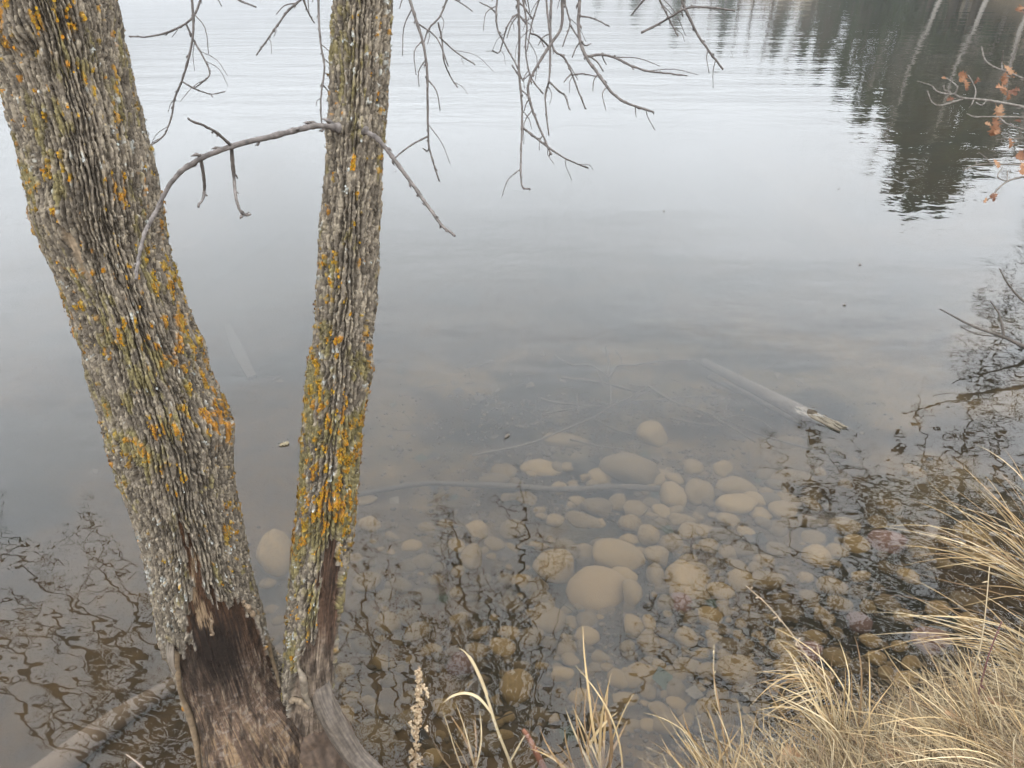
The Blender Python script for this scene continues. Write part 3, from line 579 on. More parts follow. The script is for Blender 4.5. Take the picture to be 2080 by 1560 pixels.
# leader limbs above the picture that carry the hanging twigs
limb_a = smooth_path([TL.C[-60], [-0.6, 2.75, 3.25], [-0.2, 3.1, 3.2], [0.4, 3.4, 3.1]], 20)
limb_b = smooth_path([TR.C[-70], [0.1, 3.0, 3.35], [0.9, 3.5, 3.3], [1.8, 4.0, 3.15]], 24)
def lead_to(px, py, z):
    q = P(px, py, z); best = min(list(limb_a) + list(limb_b), key=lambda a: abs(a[0] - q[0]) * 1.5 + abs(a[1] - q[1])); return best
for lb, r0, r1 in ((limb_a, 0.035, 0.012), (limb_b, 0.03, 0.012)):
    mb = MB(); mb.tube(lb, np.linspace(r0, r1, len(lb)), 8); mb.build('limb', M_LIMB, TREE)
hang = [
    (2.55, Zq, [([(770, -60), (780, 0), (785, 130), (765, 240), (738, 330), (710, 400), (695, 480), (665, 550), (605, 598)], 7, 3.5), ([(738, 330), (790, 360), (858, 382), (915, 372)], 4, 3), ([(858, 382), (862, 394)], 3, 3)]),
    (2.6, Zq, [([(840, -60), (815, 0), (790, 60), (755, 95), (690, 128), (600, 150), (525, 147)], 7, 4), ([(755, 95), (790, 170), (825, 230), (852, 298), (820, 335), (785, 360)], 5, 3.5)]),
    (2.7, Zq, [([(900, -60), (970, 0), (1005, 15), (1040, 28)], 6, 4)]),
    (2.75, Zq, [([(1290, -70), (1220, 0), (1170, 45), (1125, 105), (1080, 170), (1040, 225)], 7, 4), ([(1232, -5), (1250, 45), (1278, 95)], 5, 3.5)]),
    (2.5, Zq, [([(1290, -70), (1293, 0), (1297, 110), (1305, 190), (1318, 270), (1310, 345), (1303, 420), (1307, 503)], 7, 4), ([(1312, 345), (1335, 372)], 4, 3)]),
    (2.45, Zq, [([(1640, -70), (1665, 0), (1690, 80), (1720, 180), (1735, 290), (1737, 400), (1740, 540), (1748, 620), (1785, 738)], 9, 4.5), ([(1740, 553), (1670, 590), (1605, 640)], 5, 3.5), ([(1745, 600), (1735, 612), (1718, 604)], 4, 3)]),
    (2.6, Zq, [([(1840, -70), (1815, 0), (1785, 70), (1740, 120), (1720, 185)], 7, 3.5), ([(1780, 90), (1795, 160), (1805, 250), (1830, 310), (1858, 355)], 5, 3.5), ([(1785, 150), (1850, 210), (1930, 263)], 4, 3.2), ([(1830, -10), (1870, 10), (1920, 45)], 4, 3)]),
    (2.5, Zr, [([(20, -70), (25, 0), (30, 150), (28, 280), (40, 420), (40, 520), (37, 740), (75, 770)], 9, 4.5), ([(45, 520), (110, 570), (170, 615), (230, 650), (308, 682)], 5.5, 4)]),
    (2.6, Zr, [([(215, -70), (205, 0), (200, 110), (150, 190), (90, 290), (65, 350), (75, 420), (95, 480), (130, 560), (160, 630)], 10, 5), ([(150, 190), (110, 150), (75, 135)], 5, 4)]),
    (2.4, Zr, [([(275, -70), (275, 0), (270, 100), (280, 180), (310, 245), (350, 300), (400, 370), (450, 410), (510, 435), (575, 455)], 11, 5.5), ([(310, 230), (360, 222), (420, 235), (480, 265), (550, 288), (630, 298), (710, 308)], 7, 4), ([(275, 65), (330, 75), (395, 107)], 5, 3.5), ([(572, 453), (576, 464)], 4, 3)]),
    (2.75, Zr, [([(170, -70), (160, 0), (155, 120), (155, 230), (150, 330), (135, 400), (150, 550)], 8, 4), ([(150, 330), (190, 370), (215, 390), (235, 447)], 5, 3.5), ([(135, 400), (140, 370), (150, 330)], 4, 4)]),
    (2.8, Zr, [([(150, -70), (140, 0), (165, 190), (210, 230), (240, 290), (265, 360), (300, 445)], 6, 4), ([(240, 305), (290, 300), (345, 312)], 4, 3.2), ([(240, 300), (212, 332)], 4, 3)]),
    (2.85, Zr, [([(40, -70), (45, 0), (60, 100), (55, 200), (75, 310), (128, 382)], 7, 3.5), ([(75, 135), (110, 150), (130, 190)], 4.5, 3.2), ([(0, 265), (40, 320), (75, 300)], 4, 3.2), ([(60, 100), (20, 60), (-20, 110), (-50, 210), (-80, 205)], 5, 3)]),
    (2.5, Zr, [([(680, -70), (690, 0), (720, 70), (760, 150), (810, 220), (857, 282)], 9, 5.5), ([(525, 133), (600, 95), (650, 65), (715, 32), (800, 30), (905, 43)], 6, 4.5)]),
    (2.65, Zr, [([(580, -70), (600, 0), (630, 60), (655, 110), (675, 148)], 6, 4), ([(550, -30), (535, 0), (510, 30), (485, 62)], 5, 3.5)]),
    (2.7, Zr, [([(225, -70), (215, 0), (225, 50), (235, 100), (205, 190)], 6, 4), ([(235, 100), (290, 180), (320, 178)], 4.5, 3)]),
    (2.9, Zr, [([(125, -70), (110, 0), (85, 80), (70, 150), (60, 210)], 6, 3.5), ([(85, 80), (40, 20), (-10, -20)], 5, 4)]),
    (2.8, Zr, [([(-30, -70), (-60, 0), (-62, 100), (-40, 160), (10, 250), (45, 330)], 6, 3.5), ([(-60, 60), (-90, 30), (-130, 10)], 4, 3)]),
]
for k, (z, cv, runs) in enumerate(hang):
    runs = [(cv(p), a, b) for p, a, b in runs]; runs = [(p, a * .78, b * .72) for p, a, b in runs]; twig('branch', M_TWIG, TREE, runs, z, 6, True, 0.05, 11 + k, lead_to(*runs[0][0][0], z))

# ---- crowns overhead, seen mirrored in the water
def spray_proto(seed, n_side=8, side=0.42, sub=0.17):
    """a metre of twig along +x with its side twigs, as quads"""
    rnd = random.Random(seed); mb = MB(); ends = []
    def run(o, d, ln, r, lvl):
        n = 8 if lvl == 0 else 5 if lvl == 1 else 3; q = [np.asarray(o, float)]; dd = np.asarray(d, float) / np.linalg.norm(d)
        for i in range(n):
            dd = dd + np.array([rnd.gauss(0, .15), rnd.gauss(0, .15), rnd.gauss(-.01, .15)]); dd /= np.linalg.norm(dd); q.append(q[-1] + dd * ln / n)
        mb.tube(q, np.linspace(r, r * (.4 if lvl == 0 else .6), n + 1), 4, cap=False); ends.append(q[-1])
        if lvl < 2:
            for k in range(n_side if lvl == 0 else 3):
                u = rnd.uniform(.15, 1); i = min(n, int(u * n)); t = q[min(n, i + 1)] - q[max(0, i - 1)]; t /= np.linalg.norm(t)
                sd_ = np.cross(t, [rnd.gauss(0, 1), rnd.gauss(0, 1), rnd.gauss(0, 1)]); sd_ /= np.linalg.norm(sd_)
                run(q[i], t * .8 + sd_ * rnd.uniform(.5, 1.1), (side if lvl == 0 else sub) * rnd.uniform(.5, 1.3), max(.0052, r * (.6 if lvl == 0 else .62)), lvl + 1)
    run((0, 0, 0), (1, 0, 0), 1.0, .012, 0)
    return np.concatenate(mb.V), np.array(mb.F), ends
SPRAYS = [spray_proto(600 + i) for i in range(10)]
def limb_system(name, mat, parent, start, end, r0, r1, seed, every=0.2, ln=0.85, leaves=None):
    rnd = random.Random(seed); start = np.asarray(start, float); end = np.asarray(end, float); mb = MB()
    L = np.linalg.norm(end - start); off = np.array([rnd.uniform(-.1, .1), rnd.uniform(-.1, .1), 0.10]) * L
    p = smooth_path([start, start * .66 + end * .34 + off * .8, start * .33 + end * .67 + off * .7, end], max(12, int(L / 0.10)))
    p += (np.stack([vnoise(np.arange(len(p)) * 0.45, seed + 40 * c) for c in range(3)], 1) - 0.5) * 0.14 * np.linspace(0.1, 1, len(p))[:, None]
    rad = np.linspace(r0, r1, len(p)); mb.tube(p, rad, 6, cap=False); VV = [np.concatenate(mb.V)]; FF = [np.array(mb.F)]; n = mb.n; tips = []; acc = 0.0
    def put(o, d, sc, k):
        nonlocal n
        V, F, ends = SPRAYS[k]; x = d / np.linalg.norm(d); y = np.cross(x, [rnd.gauss(0, 1), rnd.gauss(0, 1), rnd.gauss(0, 1)]); y /= np.linalg.norm(y); M = np.stack([x, y, np.cross(x, y)], 0) * sc
        VV.append(V @ M + o); FF.append(F + n); n += len(V)
        if leaves: tips.extend([(o + e @ M, x) for e in ends if rnd.random() < leaves])
    for i in range(max(2, len(p) // 6), len(p) - 1):
        acc += np.linalg.norm(p[i] - p[i - 1])
        if acc > every:
            acc = 0; t = p[i] - p[i - 1]; t /= np.linalg.norm(t); sd_ = np.cross(t, [rnd.gauss(0, 1), rnd.gauss(0, 1), rnd.gauss(0, 1)]); sd_ /= np.linalg.norm(sd_)
            put(p[i], t * .8 + sd_ * rnd.uniform(.4, .9) + np.array([0, 0, -.12]), ln * rnd.uniform(.5, 1.2) * (1.1 - .4 * i / len(p)), rnd.randrange(10))
    put(p[-1], p[-1] - p[-3], ln * .7, rnd.randrange(10))
    return obj(name, mesh_from(name, np.concatenate(VV), np.concatenate(FF), mat), parent), tips
sL = TL.C[-90]; sL2 = TL.C[-30]; sR = TR.C[-100]; sR2 = TR.C[-40]
limbs = [  # start, mirror pixel of the tip, height of the tip
    (sL, (75, 1150), 2.7), (sL, (205, 1130), 2.9), (sL2, (20, 1230), 3.2), (sL2, (265, 1180), 3.4), (sL2, (120, 1330), 3.6), (sL, (-60, 1330), 3.3), (sL2, (230, 1420), 4.0), (sL, (140, 1200), 3.0), (sL2, (320, 1290), 3.7), (sL, (40, 1440), 3.4), (sL2, (150, 1500), 3.9), (sL, (-120, 1200), 3.0),
    (sR, (1060, 1050), 2.8), (sR, (920, 1100), 2.8), (sR2, (1090, 1170), 3.2), (sR2, (900, 1210), 3.3), (sR2, (780, 1210), 3.5), (sR2, (1010, 1320), 3.6), (sR2, (840, 1350), 3.8), (sL2, (740, 1150), 3.3), (sR2, (760, 1320), 3.9), (sR, (940, 1260), 3.1), (sR2, (880, 1420), 3.9), (sR2, (1000, 1180), 3.0), (sR2, (800, 1270), 3.4), (sR2, (730, 1250), 3.6), (sR2, (870, 1280), 3.5), (sR2, (1090, 1280), 3.5), (sR2, (1040, 1400), 3.8), (sL, (90, 1250), 3.1), (sL2, (0, 1340), 3.3)]
for k, (st, (x, y), h) in enumerate(limbs):
    limb_system('limb', M_LIMB, TREE, st, mirror_pt(x, y, h), 0.034, 0.010, k * 13 + 1, 0.42, 0.75)

# ------------------------------------------------------------------ leaves
def oak_leaf(size, seed, col, curl=0.3):
    rnd = random.Random(seed); half = [(0.0, 0.03), (0.12, 0.07), (0.2, 0.26), (0.27, 0.12), (0.36, 0.14), (0.45, 0.42), (0.52, 0.16), (0.6, 0.17), (0.7, 0.40), (0.76, 0.16), (0.86, 0.22), (0.93, 0.06), (1.0, 0.0)]
    V = []; F = []; n = len(half)
    for i, (t, w) in enumerate(half):
        w *= rnd.uniform(.8, 1.15); z = curl * 0.5 * math.sin(t * 2.6) + rnd.uniform(-.02, .02)
        V += [(t, 0, z), (t + w * 0.25, w, z + curl * w * w * 2.2), (t + w * 0.25, -w, z + curl * w * w * 2.2 + rnd.uniform(-.05, .05))]
    for i in range(n - 1):
        a = 3 * i; F += [(a, a + 3, a + 4, a + 1), (a, a + 2, a + 5, a + 3)]
    V += [(-0.22, 0.012, 0.02), (-0.22, -0.012, 0.02), (0, 0.012, 0), (0, -0.012, 0)]; k = 3 * n; F += [(k, k + 1, k + 3, k + 2)]
    V = np.array(V) * size; c = np.tile(np.array(col), (len(V), 1)) * np.array([rnd.uniform(.8, 1.15) for _ in V])[:, None]
    return mesh_from('leaf', V, F, M_LEAF, True, c)
RUST = [(0.125, 0.053, 0.023), (0.165, 0.078, 0.036), (0.085, 0.035, 0.018), (0.20, 0.11, 0.058)]
leaf_meshes = [oak_leaf(1.0, i, RUST[i % 4], 0.25 + 0.12 * (i % 3)) for i in range(8)]
for m_ in leaf_meshes: m_.materials[0].use_backface_culling = False

# ------------------------------------------------------------------ the oak leaning in from the bank on the right
OAK = thing('oak_tree', 'young oak with rust-brown leaves clinging to bare grey twigs, reaching over the water', 'tree')
Zo = lambda l: [(1600 + x / 3.12, y / 3.12) for x, y in l]
ob = np.array([4.9, 3.35, float(ground_z(4.9, 3.35))]); mb = MB()
ot = smooth_path([ob - [0, 0, .3], ob + [-.05, .02, .8], ob + [-.12, .05, 1.8], ob + [-.1, .12, 3.0], ob + [-.2, .2, 4.6], ob + [-.15, .3, 6.5]], 40)
mb.tube(ot, np.interp(np.linspace(0, 1, len(ot)), [0, .15, 1], [0.13, 0.10, 0.03]), 12); mb.build('trunk', M_LIMB, OAK)
def oak_lead(zw): return ot[int(np.argmin(np.abs(ot[:, 2] - zw)))]
oak_runs = [
    (4.0, [([(1600, 705), (1498, 680), (1380, 655), (1250, 635), (1110, 620), (1060, 600), (1000, 575), (985, 540)], 7, 2.5), ([(1060, 592), (1020, 597), (950, 580), (905, 540), (820, 515)], 3.5, 2), ([(1110, 628), (1020, 655), (960, 668), (915, 645), (885, 575)], 3.5, 2.2), ([(1060, 598), (1075, 550), (1030, 510), (990, 490)], 3, 2), ([(1185, 625), (1190, 560), (1145, 475)], 3, 2), ([(1180, 630), (1165, 665), (1150, 685)], 2.5, 2), ([(1260, 636), (1230, 665), (1195, 650)], 2.5, 2)]),
    (4.2, [([(1600, 540), (1498, 500), (1400, 460), (1300, 420), (1250, 375), (1228, 295)], 5, 3), ([(1360, 440), (1358, 390), (1365, 320)], 2.5, 2)]),
    (4.1, [([(1600, 752), (1498, 745), (1380, 740), (1240, 740), (1180, 740), (1135, 720)], 4, 2), ([(1340, 745), (1400, 790), (1498, 820)], 2.5, 2)]),
    (4.3, [([(1600, 870), (1498, 875), (1400, 880), (1320, 885)], 3, 2)]),
    (3.9, [([(1600, 1046), (1498, 1045), (1340, 1040), (1200, 1045), (1110, 1080)], 4.5, 2), ([(1290, 1035), (1250, 995), (1210, 965)], 2.5, 2), ([(1200, 1044), (1190, 1020)], 2, 2)]),
    (3.8, [([(1600, 1095), (1498, 1120), (1400, 1145), (1330, 1200), (1290, 1250), (1240, 1275)], 5, 2.5), ([(1385, 1150), (1330, 1120), (1360, 1060)], 3, 2), ([(1390, 1150), (1395, 1080)], 2.5, 2)]),
]
oak_z = {}
for k, (z, runs) in enumerate(oak_runs):
    runs = [(Zo(p), a, b) for p, a, b in runs]; q = P(*runs[0][0][0], z); twig('branch', M_OAKTWIG, OAK, runs, z, 6, True, 0.0, 50 + k, oak_lead(q[2] - 0.25))
for k, (x, y, z, s, a) in enumerate([(1110, 480, 4.0, 62, 200), (1120, 530, 4.02, 58, 80), (1190, 512, 3.98, 44, 300), (1395, 445, 4.2, 64, 60), (1370, 490, 4.18, 52, 100), (1350, 570, 4.1, 66, 190), (1420, 590, 4.1, 56, 40), (1335, 715, 4.1, 80, 75), (1305, 810, 4.1, 88, 100),
                                     (1400, 905, 4.25, 60, 80), (1455, 770, 4.1, 34, 20), (1320, 1038, 3.9, 56, 60), (1465, 1000, 3.85, 80, 180), (1480, 1080, 3.82, 74, 100), (1300, 1250, 3.8, 48, 70), (1250, 1268, 3.8, 34, 120), (1470, 75, 4.3, 66, 180), (990, 497, 4.0, 26, 200), (1030, 632, 4.0, 40, 170), (1270, 790, 4.1, 40, 210), (1395, 610, 4.1, 40, 100), (1100, 500, 3.97, 50, 140), (1130, 555, 4.03, 46, 110), (1415, 470, 4.22, 54, 20), (1375, 520, 4.15, 48, 130), (1365, 585, 4.12, 52, 230), (1440, 580, 4.1, 46, 10), (1345, 690, 4.08, 60, 110), (1310, 780, 4.12, 60, 60), (1320, 835, 4.1, 56, 130), (1480, 985, 3.86, 60, 220), (1490, 1060, 3.83, 66, 70), (1305, 1240, 3.8, 44, 160), (1485, 60, 4.3, 60, 150), (1495, 100, 4.32, 50, 60)]):
    q = P(*Zo([(x, y)])[0], z); L = s * 1.2 / 3.12 * z / FPX; o = obj('leaf', leaf_meshes[k % 8], OAK)
    ang = R(a); d = RIGHT * math.cos(ang) - UP * math.sin(ang) - FWD * random.uniform(-.4, .4); nrm = -FWD + RIGHT * random.uniform(-.6, .6) + UP * random.uniform(-.5, .5)
    d /= np.linalg.norm(d); nrm -= d * (nrm @ d); nrm /= np.linalg.norm(nrm); bx = np.cross(nrm, d)
    from mathutils import Matrix
    o.matrix_world = Matrix(((d[0] * L, bx[0] * L, nrm[0] * L, q[0] - d[0] * L / 2), (d[1] * L, bx[1] * L, nrm[1] * L, q[1] - d[1] * L / 2), (d[2] * L, bx[2] * L, nrm[2] * L, q[2] - d[2] * L / 2), (0, 0, 0, 1)))
oak_limbs = [((1975, 790), 2.6, 1), ((1850, 880), 2.5, 2), ((1690, 900), 2.5, 3), ((1960, 960), 2.4, 4), ((1760, 1000), 2.5, 5), ((1700, 1060), 2.6, 6), ((1440, 1120), 2.9, 7), ((1560, 1110), 2.7, 8), ((2040, 1080), 2.4, 9),
             ((1880, 1120), 2.6, 10), ((1380, 1200), 3.1, 11), ((1600, 1220), 2.9, 12), ((1760, 1210), 2.8, 13), ((1500, 1300), 3.2, 14), ((1900, 1290), 2.9, 15), ((2060, 560), 2.6, 16), ((2060, 660), 2.3, 17), ((2090, 420), 3.0, 18), ((2020, 640), 2.6, 20), ((1420, 1290), 3.3, 21), ((1560, 1360), 3.2, 22), ((1660, 1300), 3.0, 23), ((1480, 1200), 3.0, 24), ((1700, 1400), 3.2, 25), ((1830, 1380), 3.0, 26), ((1350, 1350), 3.5, 27), ((1900, 1060), 2.5, 28), ((1640, 980), 2.5, 29)]
for k, ((x, y), h, sd) in enumerate(oak_limbs):
    e = mirror_pt(x, y, h); st = oak_lead(max(1.6, min(5.0, h + 0.1 + 0.12 * np.linalg.norm(e[:2] - ob[:2])))); o, tips = limb_system('limb', M_LIMB, OAK, st, e, 0.028, 0.008, 400 + sd * 7, 0.21, 0.75, leaves=0.05)
    for j, (q, dd) in enumerate(tips[:14]):
        lf = obj('leaf', leaf_meshes[(k + j) % 8], OAK); lf.location = q; lf.rotation_euler = (random.uniform(-.6, .6), random.uniform(.6, 1.6), random.uniform(0, 6.28)); lf.scale = (0.13,) * 3

# ------------------------------------------------------------------ far bank: pines and bare trees, mirrored in the lake
M_NEEDLE = attr_mat('pine_needles', 0.8, 0.3, 3, 0, 1, 0.15)
M_FARWOOD = attr_mat('far_bark', 0.9, 0.3, 4, 0, 1, 0.1)
def far_pos(px, dist):
    d = ray(px, 250); a = math.atan2(d[0], d[1]); return np.array([math.sin(a) * dist, math.cos(a) * dist])
def top_z(px, py, dist):
    d = ray(px, py); return dist * (-d[2]) / math.hypot(d[0], d[1]) - CAM_H
def pine(px, py, dist, seed, spread=0.26, label='', group='pines on the far bank'):
    rnd = random.Random(seed); x, y = far_pos(px, dist); g = float(ground_z(x, y)); H = max(4, top_z(px, py, dist) - g)
    t = thing('pine_tree', label, 'tree', (x, y, g), group)
    mb = MB(); mb.tube([(0, 0, -.3), (0.05, 0, H * .5), (0, 0.05, H)], [H * .018, H * .012, 0.02], 7, (0.10, 0.075, 0.055)); mb.build('trunk', M_FARWOOD, t)
    V = []; F = []; C = []; n = 0; br = MB()
    k = 0; zz = H * 0.16
    while zz < H * 0.985:
        f = (zz - H * .16) / (H * .84); ln = H * spread * (1 - f) ** 0.75 * rnd.uniform(.65, 1.15) + 0.15
        for j in range(rnd.randint(3, 5)):
            a = rnd.uniform(0, 6.28); d = np.array([math.cos(a), math.sin(a), rnd.uniform(-.15, .35)]); l2 = ln * rnd.uniform(.6, 1.1); b0 = np.array([0, 0, zz])
            br.tube([b0, b0 + d * l2 * .6 + [0, 0, -.05 * l2], b0 + d * l2], [0.03, 0.02, 0.008], 4, (0.09, 0.07, 0.05), cap=False)
            for q in range(int(7 + 16 * l2)):
                u = rnd.uniform(.25, 1.02); c = b0 + d * l2 * u + np.array([rnd.gauss(0, .16), rnd.gauss(0, .16), rnd.gauss(0, .12)]) * (0.35 + l2 * .35)
                s = rnd.uniform(.10, .24); nn = np.array([rnd.gauss(0, 1), rnd.gauss(0, 1), rnd.gauss(0, .8)]); nn /= np.linalg.norm(nn); t1 = np.cross(nn, d); t1 /= np.linalg.norm(t1) + 1e-6; t2 = np.cross(nn, t1)
                V += [c + t1 * s, c + t2 * s * .6, c - t1 * s, c - t2 * s * .6]; F.append((n, n + 1, n + 2, n + 3)); n += 4
                col = np.array((0.030, 0.045, 0.022)) * rnd.uniform(.6, 1.6) + np.array((.01, .008, 0)) * rnd.random(); C += [col] * 4
        zz += H * 0.028 * rnd.uniform(.8, 1.3)
    br.build('branches', M_FARWOOD, t)
    obj('crown', mesh_from('crown', V, np.array(F), M_NEEDLE, False, np.array(C)), t); return t
def bare_tree(px, py, dist, seed, col, lean=0.1, r=0.14, label='', group='', dens=1.0, low=0.35):
    rnd = random.Random(seed); x, y = far_pos(px, dist); g = float(ground_z(x, y)); H = max(4, top_z(px, py, dist) - g)
    t = thing('bare_tree', label, 'tree', (x, y, g), group); mb = MB(); az = rnd.uniform(0, 6.28)
    q = [np.array([0, 0, -.3])]; n = 12; d = np.array([math.cos(az) * lean, math.sin(az) * lean, 1.0])
    for i in range(n): q.append(q[-1] + d / np.linalg.norm(d) * (H + .3) / n * (1 if i else 1) + np.array([rnd.gauss(0, .05), rnd.gauss(0, .05), 0])); d = d + np.array([rnd.gauss(0, .05), rnd.gauss(0, .05), 0])
    rad = np.linspace(r, 0.02, n + 1); mb.tube(q, rad, 8, col); mb.build('trunk', M_FARWOOD, t); cr = MB(); tw = np.array(col) * .5 + np.array((0.10, 0.08, 0.068)) * .5
    def br(o, dd, ln, rr, lv):
        m = 5; p = [o]; dd = dd / np.linalg.norm(dd)
        for i in range(m): dd = dd + np.array([rnd.gauss(0, .16), rnd.gauss(0, .16), rnd.gauss(.05, .12)]); dd /= np.linalg.norm(dd); p.append(p[-1] + dd * ln / m)
        cr.tube(p, np.linspace(rr, rr * .35, m + 1), 3 if lv > 1 else 4, tw * rnd.uniform(.8, 1.2), cap=False)
        if lv < 3:
            for i in range(1, m + 1):
                for _ in range(2 if rnd.random() < dens * .7 else 1):
                    sd = np.cross(dd, [rnd.gauss(0, 1), rnd.gauss(0, 1), rnd.gauss(0, 1)]); sd /= np.linalg.norm(sd); br(p[i], dd * .8 + sd * .8, ln * .45 * rnd.uniform(.6, 1.2), max(0.008, rr * .5), lv + 1)
    for i in range(int(n * low), n + 1):
        for _ in range(2): a = rnd.uniform(0, 6.28); br(q[i], np.array([math.cos(a), math.sin(a), rnd.uniform(.4, 1.0)]), H * .22 * rnd.uniform(.6, 1.2) * (1.25 - i / n), rad[i] * .5, 1)
    cr.build('crown', M_FARWOOD, t); return t
LBL_P = 'dark green pine on the far bank, seen mirrored in the lake'
for k, (px, py, d) in enumerate([(1905, 462, 37.5), (1960, 446, 38.5), (1862, 415, 39), (2030, 360, 37), (2100, 320, 36), (1745, 258, 46), (1792, 250, 44), (1690, 196, 52), (1640, 150, 58), (1830, 300, 47), (1880, 310, 50), (1990, 330, 46), (2060, 240, 45)]):
    pine(px, py, d, 200 + k, 0.27 if k < 3 else 0.23, LBL_P)
LBL_F = 'misty pine on the distant shore, faded by haze, mirrored in the lake'
for k, (px, py, d) in enumerate([(1600, 130, 84), (1545, 118, 92), (1440, 98, 108), (1350, 75, 118), (1270, 30, 132), (1200, 5, 148)]):
    pine(px, py, d, 240 + k, 0.22, LBL_F, 'hazy pines on the distant shore')
LBL_B = 'leafless birch with a pale trunk on the far bank, mirrored as a white streak'
BIRCH = [(1850, 330, 36), (1930, 300, 35.5), (2000, 330, 35), (2050, 290, 34.5), (1970, 200, 38), (1890, 230, 40), (1780, 180, 44), (2080, 350, 34.5)]
for k, (px, py, d) in enumerate(BIRCH):
    n_ = sum(q[0] < px for q in BIRCH); bare_tree(px, py, d, 300 + k, (0.30, 0.27, 0.235), 0.16, 0.10, 'leafless pale-trunked birch on the far bank, ' + ['leftmost', 'second from the left', 'third from the left', 'fourth from the left', 'fifth from the left', 'third from the right', 'second from the right', 'rightmost'][n_] + ' of the mirrored streaks', 'pale birches on the far bank', .6)
LBL_H = 'bare grey-brown hardwood on the far bank, mirrored as a twiggy haze'
for k, (px, py, d) in enumerate([(1720, 160, 46), (1820, 200, 41), (1870, 180, 41), (1920, 240, 42), (1975, 260, 41), (2030, 280, 40), (1660, 150, 56), (1620, 140, 62), (1590, 130, 68), (1560, 118, 74), (1520, 115, 80), (1490, 105, 86), (1455, 98, 92), (1410, 88, 100), (1380, 80, 106), (1320, 62, 114), (1300, 50, 122), (1240, 25, 134), (2090, 300, 38), (1700, 175, 48), (1760, 215, 45)]):
    bare_tree(px, py, d, 340 + k, (0.105, 0.08, 0.062), 0.1, 0.16, LBL_H, 'bare hardwoods on the far bank', 1.0)

